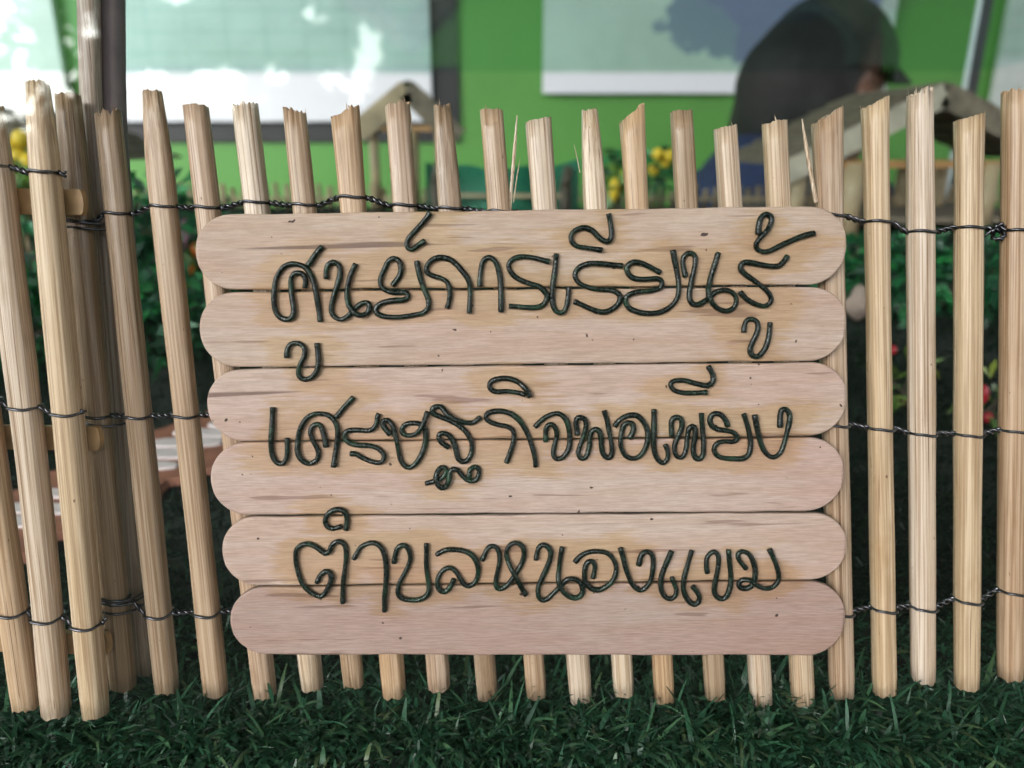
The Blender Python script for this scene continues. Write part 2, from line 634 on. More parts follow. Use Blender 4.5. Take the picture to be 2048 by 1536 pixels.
# ------------------------------------------------------------------ turf
def make_blades(n, xr, yr, lmin, lmax, wid, seg=4, name='grass', avoid=True, pw=1.0):
    V, Fc = [], []
    cnt = 0
    for _ in range(n):
        y = yr[0] + (yr[1] - yr[0]) * rng.random() ** pw
        half = max(0.25, xr * (y + 0.03) / (yr[1] + 0.03)) if xr > 0.3 else xr
        x = rng.uniform(-half, half)
        if avoid and 0.19 < y < 0.46 and x < 0.02 and path_dist(x, y) < PW * 1.02:
            continue
        tuft = math.sin(x * 310 + 2.1 * math.sin(y * 260)) * math.sin(y * 340 + 1.7 * math.sin(x * 190))
        z = ground_h(x, y) - 0.004
        ln = rng.uniform(lmin, lmax) * (1 + 0.25 * tuft)
        az = rng.uniform(0, 2 * math.pi)
        if rng.random() < 0.55:
            az = -math.pi / 2 + rng.normal(0, 0.7) + 0.6 * tuft
        bend = rng.uniform(0.2, 1.9)
        tilt = rng.uniform(0.1, 0.95)
        w0 = wid * rng.uniform(0.65, 1.25)
        tw = rng.uniform(-1.2, 1.2)
        d = np.array([math.cos(az), math.sin(az)])
        px, pz, a = 0.0, 0.0, tilt
        base = len(V)
        tw0 = rng.uniform(0, math.pi)
        for k in range(seg + 1):
            f = k / seg
            sa = tw0 + tw * f
            sx, sy = -d[1] * math.cos(sa) + d[0] * math.sin(sa) * .5, d[0] * math.cos(sa) + d[1] * math.sin(sa) * .5
            ww = w0 * (1 - 0.75 * f ** 3) / 2
            cx, cy, cz = x + d[0] * px, y + d[1] * px, z + pz
            V.append((cx - sx * ww, cy - sy * ww, cz - math.sin(sa) * ww * .4))
            V.append((cx + sx * ww, cy + sy * ww, cz + math.sin(sa) * ww * .4))
            a += bend / seg
            px += math.sin(a) * ln / seg
            pz += math.cos(a) * ln / seg
        for k in range(seg):
            q = base + 2 * k
            Fc.append((q, q + 1, q + 3, q + 2))
    me = bpy.data.meshes.new(name)
    me.from_pydata(V, [], Fc)
    me.polygons.foreach_set('use_smooth', [True] * len(me.polygons))
    me.materials.append(M_grass)
    o = bpy.data.objects.new(name, me)
    scene.collection.objects.link(o)
    return o


g = make_blades(48000, 0.24, (0.092, 0.185), 0.0036, 0.0066, 0.00135, 5)
tag(g, 'dark green plastic turf in front of the bamboo fence', 'grass', kind='stuff')
g = make_blades(10000, 0.24, (0.136, 0.158), 0.0075, 0.0125, 0.0013, 5)
tag(g, 'longer turf blades round the feet of the fence rods', 'grass', kind='stuff')
g = make_blades(44000, 0.42, (0.185, 0.55), 0.005, 0.009, 0.0011, 3, pw=1.35)
g.data.materials[0] = M_turfback
tag(g, 'turf coloured darker as shade on the ground behind the fence', 'grass', kind='stuff')
g = make_blades(9000, 0.64, (0.55, 1.03), 0.007, 0.012, 0.0022, 2, avoid=False)
g.data.materials[0] = M_turfback
tag(g, 'turf at the far back of the miniature garden', 'grass', kind='stuff')

# ------------------------------------------------------------------ bamboo pickets
TAN = (0.49, 0.37, 0.28)
PALE = (0.62, 0.525, 0.435)
YEL = (0.58, 0.46, 0.335)
ORA = (0.52, 0.38, 0.265)
GREY = (0.37, 0.28, 0.20)


def picket(pxs, wpx, off, parent, col, cut=0.0, jag=0.4, taper_top=1.0, name='picket', square=0.35, seed=0, mat=None, depth=None, bot_cut=0.0):
    """rod through photo pixels PXS, top first, WPX wide there; object frame has Z along the rod"""
    rs = random.Random(seed * 13 + 5)
    pts = [onplane(x, y, off) for x, y in pxs]
    base, top = pts[-1], pts[0]
    ax = (top - base).normalized()
    Ln = (top - base).length
    xax = (rt - ax * rt.dot(ax)).normalized()
    yax = ax.cross(xax)
    mat4 = Matrix((xax, yax, ax)).transposed().to_4x4()
    mat4.translation = base
    inv = mat4.inverted()
    lp = [inv @ p for p in reversed(pts)]
    mid = onplane(pxs[0][0], pxs[0][1], off)
    dist = (mid - CAM).dot(fw)
    rad = wpx / F * ((onplane(*pxs[len(pxs) // 2], off) - CAM).dot(fw)) / 2 if depth is None else depth
    cl = catmull(lp, Ln / 26) if len(lp) > 2 else [lp[0].lerp(lp[1], k / 30) for k in range(31)]
    n = 34
    vs, fs = [], []
    m = len(cl)
    ph = rs.uniform(0, 6)
    lump = [0.03 * math.sin(3 * k / n * 2 * math.pi + ph) + rs.uniform(-0.022, 0.022) for k in range(n)]
    jt = [rs.uniform(-1, 1) for _ in range(n)]
    jb = [rs.uniform(-1, 1) for _ in range(n)]
    for i, c in enumerate(cl):
        f = i / (m - 1)
        rr = rad * (1 + 0.025 * math.sin(f * 5 + ph) + 0.012 * math.sin(f * 23 + ph * 2))
        if f > 0.86:
            rr *= 1 + (taper_top - 1) * ((f - 0.86) / 0.14) ** 1.4
        if f < 0.02:
            rr *= 0.96
        for k in range(n):
            a = 2 * math.pi * k / n
            ca, sa = math.cos(a), math.sin(a)
            sq = 1 / max(abs(ca), abs(sa)) ** square
            r2 = rr * sq * (1 + lump[k] * (0.6 + 0.4 * math.sin(f * 7 + k))) * 0.97
            p = Vector((c.x + ca * r2, c.y + sa * r2, c.z))
            if i == m - 1:
                p.z += cut * ca * rad + jag * jt[k] * rad * 0.38
            if i == m - 2:
                p.z += cut * ca * rad * 0.6
            if i == 0:
                p.z += bot_cut * ca * rad + jb[k] * rad * 0.18
            vs.append(p)
    for i in range(m - 1):
        for k in range(n):
            a_, b_ = i * n + k, i * n + (k + 1) % n
            fs.append((a_, b_, b_ + n, a_ + n))
    # frayed cut end: sunken centre ring
    ci = (m - 1) * n
    top_c = cl[-1]
    st = len(vs)
    for k in range(n):
        a = 2 * math.pi * k / n
        p = vs[ci + k]
        vs.append(Vector((top_c.x + (p.x - top_c.x) * .6, top_c.y + (p.y - top_c.y) * .6, p.z - rad * 0.12 + rs.uniform(-.15, .15) * rad * jag)))
    for k in range(n):
        fs.append((ci + k, ci + (k + 1) % n, st + (k + 1) % n, st + k))
    vs.append(Vector((top_c.x, top_c.y, top_c.z - rad * .2)))
    for k in range(n):
        fs.append((st + k, st + (k + 1) % n, len(vs) - 1))
    fs.append(tuple(range(n - 1, -1, -1)))
    for q_ in range(int(jag * 9)):          # torn fibres on the cut rim
        k0 = rs.randrange(n)
        p_, p2_ = vs[ci + k0], vs[ci + (k0 + 1) % n]
        hgt = rad * rs.uniform(.15, .55) * (1.4 if jag > .6 else 1)
        vs += [p_, p2_ * .6 + p_ * .4, p_ + Vector((rs.uniform(-.1, .1) * rad, rs.uniform(-.1, .1) * rad, hgt))]
        fs.append((len(vs) - 3, len(vs) - 2, len(vs) - 1))
    me = bpy.data.meshes.new(name)
    me.from_pydata([tuple(v) for v in vs], [], fs)
    me.polygons.foreach_set('use_smooth', [True] * ((m - 1) * n) + [False] * (len(fs) - (m - 1) * n))
    me.materials.append(mat or M_bam)
    o = bpy.data.objects.new(name, me)
    scene.collection.objects.link(o)
    o.matrix_world = mat4
    if parent:
        setpar(o, parent)
    k = 0.93 + rs.random() * 0.14
    o.color = (col[0] * k, col[1] * k, col[2] * k * (0.96 + rs.random() * .08), 1)
    return o


fence = tag(empty('bamboo_fence', onplane(1060, 1392)), 'picket fence of cut bamboo rods bound with twisted wire, carrying the stick sign', 'fence')
# (top px, bottom px, width, colour, cut slope, jag, taper)
PK = [
    ((136, 190), (247, 1372), 46, GREY, 0.0, 0.3, 0.86),
    ((216, 230), (334, 1378), 45, GREY, 0.15, 1.0, 0.98),
    ((305, 184), (433, 1385), 46, TAN, 0.0, 0.25, 0.66),
    ((391, 213), (530, 1388), 45, TAN, -0.05, 0.15, 1.0),
    ((490, 212), (625, 1372), 46, PALE, 0.05, 0.5, 1.0),
    ((590, 224), (708, 1366), 42, TAN, -0.25, 0.6, 0.94),
    ((691, 228), (789, 1386), 48, ORA, 0.45, 0.5, 1.06),
    ((795, 212), (878, 1372), 46, TAN, 0.12, 0.5, 0.98),
    ((885, 217), (975, 1392), 43, GREY, 0.05, 0.8, 0.72),
    ((983, 222), (1073, 1388), 43, TAN, -0.12, 0.25, 1.0),
    ((1076, 243), (1161, 1396), 46, PALE, 0.15, 0.2, 1.02),
    ((1179, 222), (1247, 1384), 42, PALE, 0.0, 0.3, 0.68),
    ((1264, 229), (1329, 1396), 43, ORA, 0.75, 0.3, 1.12),
    ((1362, 224), (1430, 1390), 42, GREY, 0.0, 0.25, 0.92),
    ((1451, 256), (1523, 1402), 43, PALE, 0.05, 0.2, 1.0),
    ((1549, 246), (1606, 1402), 44, YEL, 0.05, 0.3, 1.0),
    ((1653, 233), (1683, 1388), 47, TAN, 0.55, 0.3, 1.12),
    ((1750, 206), (1769, 1383), 43, YEL, 0.4, 0.25, 1.08),
    ((1839, 186), (1846, 1358), 45, PALE, 0.15, 0.8, 0.9),
    ((1938, 235), (1933, 1372), 45, YEL, 0.18, 0.15, 1.05),
    ((2034, 183), (2021, 1352), 46, ORA, -0.1, 0.5, 1.0),
    ((2128, 205), (2106, 1360), 46, YEL, 0.1, 0.4, 1.0),
    ((2224, 226), (2196, 1368), 45, TAN, -0.2, 0.3, 1.0),
    ((2318, 198), (2284, 1362), 46, PALE, 0.1, 0.4, 0.9),
    ((2415, 214), (2374, 1374), 44, ORA, 0.3, 0.3, 1.0),
    ((2510, 190), (2460, 1366), 46, YEL, 0.0, 0.4, 1.0),
    ((2604, 220), (2548, 1370), 45, TAN, 0.1, 0.3, 0.85),
]
for i, (t, bt, wd, col, cut, jag, tp) in enumerate(PK):
    picket([t, bt], wd, 0.0, fence, col, cut, jag, tp, seed=i + 1, bot_cut=random.uniform(-.15, .15))
# loose splinters
for pts, r0 in (([(1034, 231), (1029, 300), (1024, 360), (1019, 425)], 0.00042), ([(1604, 238), (1615, 310), (1632, 405)], 0.00045),
                ([(1040, 318), (1033, 360), (1027, 405)], 0.00014), ([(1148, 288), (1155, 320), (1160, 345)], 0.00010),
                ([(823, 228), (822, 255), (819, 290)], 0.00012)):
    b = MB()
    P_ = catmull([onplane(x, y, 0.001) for x, y in pts], 0.001)
    b.tube(P_, [r0 * (0.35 + 0.65 * min(1, 3 * k / len(P_))) for k in range(len(P_))], 6)
    o = b.build('splinter', M_bam, fence, origin=P_[0])
    o.color = (*PALE, 1)

# gate leaf at the left, its rods in front of flat rails
gate = tag(empty('bamboo_gate', onplane(110, 1425, 0.009)), 'half-open gate leaf of pale bamboo rods on flat rails at the left edge', 'gate')
GO = 0.0095
picket([(-115, 215), (54, 1412)], 48, GO, gate, ORA, 0, .3, .9, seed=41)
picket([(-22, 212), (12, 500), (75, 1015), (114, 1425)], 53, GO, gate, PALE, 0, .3, .85, seed=42)
picket([(75, 166), (104, 500), (154, 1018), (191, 1426)], 52, GO, gate, YEL, 0, .4, .72, seed=43)
for (a, c, hpx) in (((-120, 402), (163, 405), 50), ((-120, 872), (196, 876), 48), ((-120, 1275), (214, 1286), 44)):
    b = MB()
    p, q = onplane(*a, GO - 0.0040), onplane(*c, GO - 0.0040)
    h = hpx / F * (p - CAM).dot(fw)
    ax = (q - p).normalized()
    n = 24
    outl = []
    for k in range(n + 1):                     # rounded far end
        an = -math.pi / 2 + math.pi * k / n
        outl.append((q + ax * (math.cos(an) * h * 0.16)) + FU * (math.sin(an) * h / 2))
    outl = [p - FU * h / 2] + outl + [p + FU * h / 2]
    th = FN * 0.0009
    m_ = len(outl)
    b.add([v + th for v in outl] + [v - th for v in outl],
          [tuple(range(m_)), tuple(range(2 * m_ - 1, m_ - 1, -1))] + [(k, m_ + k, m_ + (k + 1) % m_, (k + 1) % m_) for k in range(m_)])
    b.build('rail', M_rail, gate)

# two tall posts behind the gate hinge
gp = picket([(172, -170), (178, 0), (185, 250), (208, 500), (254, 1025), (290, 1345)], 37, -0.0068, None, (0.33, 0.275, 0.23), 0, .3, 1.0, name='bamboo_post', seed=51)
tag(gp, 'tall weathered bamboo post rising out of the picture beside the gate', 'post')
gp = picket([(214, -170), (219, 0), (224, 240), (244, 500), (282, 1025), (312, 1340)], 52, -0.0118, None, (1, 1, 1), 0, .1, 1.0, name='dark_post', seed=52, mat=M_darkpost)
tag(gp, 'tall dark brown post standing right behind the weathered bamboo post', 'post')


# ------------------------------------------------------------------ twisted wire
def wire_run(nodes, off, parent, r=0.00034):
    """NODES: (x, y, kind) photo pixels; 'p' = passes over a rod there (half width given), 't' = twisted pair"""
    A, B_ = [], []
    ph = 0.0
    pts = [(onplane(x, y, off), k, wpx) for x, y, k, wpx in nodes]
    samplesA, samplesB = [], []
    for i in range(len(nodes) - 1):
        (x0, y0, k0, w0), (x1, y1, k1, w1) = nodes[i], nodes[i + 1]
        xa = x0 + (w0 if k0 == 'p' else 0)
        xb = x1 - (w1 if k1 == 'p' else 0)
        if k0 == 'p':                        # over the rod: front strand bulges, other goes behind
            for s in np.linspace(-1, 1, 15):
                bul = math.sqrt(max(0, 1 - s * s))
                x = x0 + s * w0
                rr = w0 / F * DIST
                sl_ = nodes[i][4] if len(nodes[i]) > 4 else 0
                pa = onplane(x, y0 + 1.5 * math.sin(s * 3), off) + FN * (bul ** 0.6 * (rr + r * 1.1))
                pb = onplane(x, y0, off) - FN * (bul ** 0.6 * (rr + r * 1.1))
                samplesA.append(pa); samplesB.append(pb)
        npx = max(2, int((xb - xa) / 2.2))
        for s in range(1, npx):
            f = s / npx
            x = xa + (xb - xa) * f
            y = y0 + (y1 - y0) * (f * f * (3 - 2 * f))
            c = onplane(x, y, off)
            a = ph + (xb - xa) * f / 13.0 * math.pi
            env = min(1, 6 * f, 6 * (1 - f)) if True else 1
            d = (FU * math.cos(a) + FN * math.sin(a)) * (r * 1.25)
            samplesA.append(c + d); samplesB.append(c - d)
    b = MB()
    b.tube(samplesA, r, 7)
    b.tube(samplesB, r, 7)
    return b.build('wire', M_wire, parent, smooth=True)


def pk_x(i, y):
    (x0, y0), (x1, y1) = PK[i][0], PK[i][1]
    return x0 + (x1 - x0) * (y - y0) / (y1 - y0)


def row(ys_, off=0.0):
    n = []
    for i, y in enumerate(ys_):
        n.append((pk_x(i, y), y, 'p', PK[i][2] / 2 + 2))
    return n


top_y = [443, 428, 414, 416, 406, 411, 396, 412, 418, 424, 428, 430, 430, 430, 430, 430, 432, 444, 464, 456, 462, 462, 460, 458, 460, 462, 460]
mid_y = [831, 832, 830, 829, 832, 838, 842, 845, 846, 846, 846, 846, 846, 846, 846, 846, 848, 856, 866, 868, 860, 862, 864, 866, 864, 862, 864]
bot_y = [1196, 1226, 1223, 1219, 1219, 1219, 1219, 1219, 1219, 1219, 1219, 1219, 1219, 1219, 1219, 1219, 1221, 1215, 1212, 1198, 1180, 1178, 1180, 1184, 1182, 1180, 1182]
for ys_ in (top_y, mid_y, bot_y):
    wire_run(row(ys_), 0.0, fence)
# extra loops at the hinge posts
for yy, x0, x1 in ((448, 130, 236), (459, 134, 240), (841, 178, 262), (1180, 200, 292), (1188, 202, 292), (1205, 205, 290)):
    b = MB()
    pts = []
    for k in range(41):
        a = 2 * math.pi * k / 40
        x = (x0 + x1) / 2 + math.cos(a) * (x1 - x0) / 2
        pts.append(onplane(x, yy + 3 * math.sin(a * 2), -0.0030) + FN * (math.sin(a) * 0.0064))
    b.tube(pts, 0.00030, 6)
    b.build('wire', M_wire, fence, smooth=True)
# knot on the top wire at the right
b = MB()
c0 = onplane(1994, 464, 0.001)
pts = []
for k in range(60):
    a = k / 60 * 2 * math.pi * 2.4
    rr = 0.0016 + 0.0003 * math.sin(k * 1.7)
    pts.append(c0 + rt * (math.cos(a) * rr * 0.8 + k * 0.00001) + FU * (math.sin(a) * rr) + FN * (0.0006 * math.sin(a * 2.3 + 1)))
pts.append(onplane(1962, 478, 0.001))
b.tube(pts, 0.00032, 6)
b.build('wire', M_wire, fence, smooth=True)


def gx(i, y):
    tr = [[(-115, 215), (54, 1412)], [(-22, 212), (12, 500), (75, 1015), (114, 1425)], [(75, 166), (104, 500), (154, 1018), (191, 1426)]][i]
    for (a, c) in zip(tr, tr[1:]):
        if y <= c[1]:
            break
    return a[0] + (c[0] - a[0]) * (y - a[1]) / (c[1] - a[1])


for ys_, end in (((322, 334, 346), (134, 349)), ((800, 814, 826), (168, 818)), ((1222, 1234, 1247), (214, 1238))):
    nodes = [(gx(i, y), y, 'p', 27) for i, y in enumerate(ys_)] + [(end[0], end[1], 't', 0)]
    wire_run(nodes, GO, gate)

# ------------------------------------------------------------------ the sign
# (left tip x, right tip x, [top y left/right], [bottom y left/right], colour)
SP = [
    (394, 1690, (431, 413), (580.5, 569), (0.46, 0.365, 0.315)),
    (402, 1690, (586, 573.5), (735, 720.5), (0.46, 0.362, 0.322)),
    (417, 1690, (739, 724.5), (881.5, 870.5), (0.475, 0.378, 0.346)),
    (424, 1685, (885, 874.5), (1029, 1020.5), (0.475, 0.378, 0.352)),
    (447, 1690, (1033, 1024.5), (1170, 1156), (0.475, 0.378, 0.346)),
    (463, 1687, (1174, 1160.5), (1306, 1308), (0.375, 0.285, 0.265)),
]
SIGN_C, TH = 0.0046, 0.0018
LET = []          # (points px)


def crop(x0, y0, sc, pts):
    LET.append([(x0 + a / sc, y0 + b_ / sc) for a, b_ in pts])


A_ = (520, 410, 4.15)
crop(*A_, [(370, 690), (378, 640), (365, 590), (330, 563), (285, 570), (258, 610), (258, 680), (262, 750), (275, 820), (280, 890), (262, 935), (220, 950), (165, 930), (130, 880), (115, 800), (118, 700), (135, 610), (180, 530), (240, 492), (300, 490), (370, 515), (415, 570), (445, 640), (465, 730), (480, 820), (492, 890), (500, 970)])
crop(*A_, [(400, 505), (440, 440), (480, 385), (520, 345)])
crop(*A_, [(550, 615), (550, 550), (565, 500), (605, 475), (645, 490), (665, 530), (660, 600), (640, 670), (615, 750), (595, 830), (595, 890), (620, 930), (670, 950), (720, 930), (760, 890), (800, 850), (850, 815), (895, 812), (908, 845), (895, 890), (850, 915), (800, 908), (760, 870), (735, 820), (722, 750), (728, 680), (745, 600), (770, 540), (795, 485)])
crop(*A_, [(222, 1270), (225, 1210), (250, 1160), (300, 1145), (345, 1160), (370, 1200), (365, 1260), (335, 1320), (320, 1390), (335, 1430), (375, 1447), (430, 1430), (470, 1380), (485, 1310), (482, 1240), (472, 1145)])
B1 = (730, 410, 6.4)
crop(*B1, [(840, 95), (760, 200), (680, 290), (590, 385), (545, 450), (535, 520), (560, 560), (610, 565), (660, 530), (720, 490), (770, 460)])
crop(*B1, [(345, 1035), (390, 980), (435, 920), (460, 840), (450, 750), (415, 700), (360, 685), (300, 720), (250, 820), (205, 920), (195, 990), (215, 1050), (270, 1095), (350, 1120), (450, 1118), (520, 1120), (550, 1150), (540, 1190), (480, 1215), (350, 1225), (230, 1250), (155, 1300), (140, 1360), (180, 1405), (270, 1430), (400, 1435), (520, 1425), (640, 1405), (740, 1380), (800, 1330), (815, 1250), (800, 1180), (760, 1090), (715, 960), (685, 840), (660, 715)])
crop(*B1, [(1050, 1325), (1075, 1240), (1085, 1150), (1080, 1060), (1045, 985), (980, 940), (880, 910), (810, 875), (785, 830), (800, 770), (850, 710), (930, 675), (1010, 675), (1090, 700), (1170, 760), (1240, 840), (1300, 920), (1335, 1000), (1345, 1090), (1345, 1200), (1338, 1300), (1335, 1390)])
C1 = (930, 410, 6.206)
crop(*C1, [(185, 1015), (182, 930), (195, 820), (210, 730), (245, 670), (295, 650), (345, 670), (390, 730), (420, 830), (440, 950), (445, 1080), (447, 1200), (448, 1330)])
crop(*C1, [(1050, 705), (950, 680), (850, 655), (730, 640), (640, 650), (570, 690), (540, 750), (560, 820), (620, 890), (720, 945), (830, 985), (920, 1015), (980, 1065), (1018, 1130), (1000, 1200), (950, 1250), (880, 1270), (750, 1270), (650, 1260), (545, 1255)])
crop(*C1, [(1132, 600), (1122, 750), (1105, 880), (1090, 1000), (1085, 1150), (1095, 1250), (1130, 1315), (1185, 1340), (1235, 1310), (1265, 1230), (1280, 1130), (1292, 1015)])
crop(*C1, [(1960, 755), (1850, 745), (1700, 730), (1560, 725), (1450, 755), (1385, 810), (1365, 880), (1390, 940), (1450, 990), (1560, 1030), (1700, 1050), (1810, 1058), (1890, 1090), (1925, 1150), (1900, 1230), (1830, 1290), (1740, 1325), (1650, 1320), (1550, 1285), (1450, 1240), (1350, 1195)])
crop(*C1, [(1780, 105), (1800, 200), (1815, 300), (1815, 400), (1775, 450), (1710, 440), (1650, 390), (1580, 320), (1500, 285), (1420, 290), (1340, 340), (1315, 400), (1335, 470), (1400, 515), (1500, 530), (1600, 545), (1705, 560)])
D1 = (1120, 410, 6.4)
crop(*D1, [(1290, 870), (1200, 820), (1100, 770), (1000, 735), (920, 735), (870, 780), (855, 830), (880, 890), (950, 940), (1050, 950), (1150, 945), (1240, 940), (1290, 965), (1305, 1010), (1280, 1060), (1200, 1090), (1100, 1105), (980, 1115), (880, 1150), (840, 1200), (850, 1270), (900, 1330), (1000, 1370), (1100, 1385), (1200, 1385), (1300, 1365), (1400, 1310), (1470, 1240), (1510, 1160), (1520, 1060), (1510, 950), (1490, 830), (1465, 700), (1445, 575)])
E1 = (1340, 410, 4.8)
crop(*E1, [(150, 690), (135, 630), (122, 560), (130, 500), (175, 462), (220, 470), (242, 510), (238, 580), (220, 670), (200, 760), (185, 850), (190, 910), (220, 950), (270, 955), (330, 925), (390, 880), (440, 835), (510, 818), (580, 830), (625, 875), (635, 930), (610, 985), (550, 1018), (480, 1005), (420, 960), (380, 890), (370, 810), (390, 700), (420, 600), (445, 520), (465, 455)])
crop(*E1, [(848, 285), (850, 210), (865, 140), (895, 100), (935, 90), (970, 115), (972, 165), (945, 225), (890, 290), (845, 340), (825, 385), (845, 430), (900, 450), (970, 435), (1060, 390), (1160, 345), (1270, 300), (1390, 270)])
crop(*E1, [(1130, 485), (1100, 530), (1050, 580), (980, 588), (880, 575), (780, 555), (720, 550), (680, 580), (685, 630), (740, 680), (820, 735), (890, 790), (950, 850), (970, 910), (945, 955), (890, 970), (820, 950), (750, 915), (700, 870), (670, 830)])
crop(*E1, [(708, 1225), (712, 1170), (735, 1110), (785, 1095), (830, 1120), (845, 1180), (825, 1250), (790, 1320), (770, 1390), (785, 1440), (825, 1455), (870, 1435), (915, 1370), (945, 1280), (955, 1200), (960, 1125)])
F1 = (520, 730, 6.143)
crop(*F1, [(155, 520), (152, 650), (145, 800), (135, 920), (140, 1050), (165, 1140), (210, 1200), (265, 1215), (310, 1180), (332, 1100), (335, 1000), (332, 895)])
crop(*F1, [(812, 1010), (800, 930), (775, 830), (745, 750), (700, 728), (650, 750), (620, 810), (630, 880), (665, 960), (705, 1030), (720, 1090), (700, 1160), (640, 1205), (570, 1205), (500, 1155), (465, 1080), (462, 980), (480, 840), (520, 730), (590, 640), (680, 600), (760, 600), (840, 620), (910, 680), (950, 780), (955, 880), (940, 1000), (920, 1130), (905, 1255)])
crop(*F1, [(935, 645), (1000, 560), (1080, 470), (1150, 395)])
crop(*F1, [(1460, 595), (1440, 650), (1430, 720), (1390, 780), (1330, 805), (1220, 800), (1130, 800), (1060, 820), (1040, 860), (1060, 920), (1120, 965), (1220, 985), (1330, 990), (1430, 1015), (1500, 1070), (1525, 1130), (1500, 1185), (1440, 1200), (1350, 1180), (1250, 1135), (1180, 1095), (1105, 1090)])
G1 = (740, 730, 5.689)
crop(*G1, [(235, 795), (190, 745), (150, 690), (150, 640), (185, 625), (230, 650), (265, 710), (285, 790), (305, 870), (325, 980), (350, 1080), (400, 1150), (455, 1165), (520, 1120), (575, 1040), (615, 940), (635, 830), (625, 730), (570, 675), (500, 660), (420, 670), (370, 710), (365, 760), (400, 795), (470, 800), (540, 770), (590, 700), (625, 620), (655, 530)])
crop(*G1, [(900, 940), (850, 910), (795, 860), (785, 800), (820, 775), (880, 790), (930, 840), (965, 920), (985, 1000), (1000, 1060), (1050, 1100), (1110, 1080), (1150, 1010), (1160, 920), (1140, 840), (1090, 760), (1010, 690), (900, 630), (800, 590), (720, 550), (710, 500), (750, 475), (810, 480), (860, 540), (930, 600), (1020, 640), (1120, 660), (1190, 645), (1260, 590)])
crop(*G1, [(630, 1350), (700, 1330), (770, 1310), (830, 1275), (865, 1220), (850, 1170), (815, 1165), (770, 1210), (750, 1290), (770, 1360), (820, 1400), (870, 1375), (900, 1300), (910, 1220), (950, 1185), (1000, 1200), (1050, 1260), (1110, 1310), (1170, 1320), (1220, 1290), (1240, 1220), (1225, 1170), (1190, 1160), (1140, 1190), (1130, 1240), (1125, 1290)])
crop(*G1, [(1550, 1115), (1590, 1010), (1625, 900), (1635, 800), (1620, 740), (1560, 700), (1460, 680), (1370, 650), (1325, 610), (1330, 560), (1390, 530), (1490, 525), (1590, 550), (1690, 620), (1760, 720), (1810, 830), (1850, 950), (1875, 1060), (1885, 1160)])
crop(*G1, [(1770, 340), (1680, 315), (1560, 300), (1440, 305), (1380, 280), (1360, 230), (1390, 180), (1480, 155), (1580, 155), (1670, 185), (1740, 240), (1790, 300), (1820, 370)])
H1 = (1040, 730, 6.144)
crop(*H1, [(315, 945), (315, 860), (320, 780), (355, 735), (400, 735), (440, 790), (450, 870), (430, 960), (410, 1050), (415, 1120), (460, 1155), (530, 1130), (590, 1050), (612, 950), (610, 850), (590, 740), (550, 650), (480, 600), (410, 600), (310, 645), (240, 700), (180, 765)])
crop(*H1, [(705, 865), (700, 800), (688, 720), (700, 660), (745, 645), (795, 670), (812, 740), (795, 830), (765, 920), (730, 1010), (715, 1090), (745, 1145), (790, 1145), (830, 1090), (850, 1000), (860, 900), (880, 820), (930, 790), (975, 820), (995, 900), (1000, 990), (1015, 1080), (1060, 1135), (1110, 1130), (1130, 1060), (1120, 950), (1095, 820), (1070, 690), (1030, 560)])
crop(*H1, [(1340, 905), (1375, 850), (1395, 780), (1375, 720), (1320, 710), (1270, 750), (1245, 850), (1235, 960), (1260, 1060), (1310, 1125), (1400, 1150), (1480, 1110), (1545, 1010), (1570, 900), (1560, 790), (1510, 690), (1440, 625), (1360, 615), (1270, 645), (1200, 700), (1160, 760)])
I1 = (1280, 700, 5.909)
crop(*I1, [(165, 700), (165, 850), (165, 1000), (162, 1110), (175, 1220), (215, 1300), (275, 1335), (325, 1280), (325, 1190), (295, 1115)])
crop(*I1, [(375, 1020), (370, 920), (375, 840), (410, 800), (460, 800), (495, 850), (490, 930), (450, 1020), (410, 1120), (410, 1200), (440, 1260), (490, 1270), (530, 1220), (550, 1130), (560, 1020), (580, 930), (620, 900), (650, 930), (650, 1020), (635, 1110), (630, 1200), (655, 1275), (710, 1285), (745, 1230), (750, 1100), (740, 950), (728, 840), (725, 745)])
crop(*I1, [(1040, 905), (1010, 830), (960, 770), (900, 750), (850, 770), (825, 830), (845, 890), (910, 935), (1000, 950), (1090, 970), (1145, 1020), (1140, 1065), (1090, 1085), (1000, 1080), (920, 1100), (880, 1150), (885, 1210), (930, 1260), (1010, 1280), (1100, 1285), (1200, 1285), (1270, 1250), (1300, 1180), (1305, 1080), (1285, 960), (1255, 850), (1225, 750)])
crop(*I1, [(1355, 765), (1375, 880), (1400, 1000), (1430, 1110), (1480, 1210), (1540, 1260), (1600, 1260), (1660, 1210), (1700, 1110), (1735, 980), (1765, 850), (1765, 760), (1730, 705), (1680, 705), (1660, 760), (1655, 840), (1655, 915)])
crop(*I1, [(805, 190), (840, 250), (865, 320), (855, 380), (800, 420), (720, 410), (620, 385), (520, 360), (430, 360), (370, 385), (365, 430), (410, 480), (500, 505), (600, 508), (700, 505), (795, 500)])
J1 = (560, 990, 5.907)
crop(*J1, [(780, 420), (790, 330), (785, 250), (750, 190), (680, 170), (610, 190), (555, 240), (535, 310), (560, 370), (620, 395), (680, 385), (730, 365)])
crop(*J1, [(435, 1040), (470, 960), (530, 905), (580, 915), (605, 960), (600, 1020), (570, 1090), (530, 1160), (490, 1195), (430, 1185), (350, 1140), (270, 1060), (225, 950), (195, 830), (185, 720), (200, 640), (260, 590), (340, 580), (420, 610), (490, 660), (540, 690), (585, 660), (610, 600), (650, 560), (710, 550), (760, 590), (780, 660), (780, 760), (765, 880), (750, 1000), (742, 1150), (742, 1280)])
crop(*J1, [(870, 760), (900, 700), (950, 620), (1020, 580), (1090, 565), (1160, 590), (1210, 650), (1240, 740), (1255, 850), (1255, 970), (1245, 1100), (1235, 1230), (1235, 1380)])
K1 = (780, 1050, 6.4)
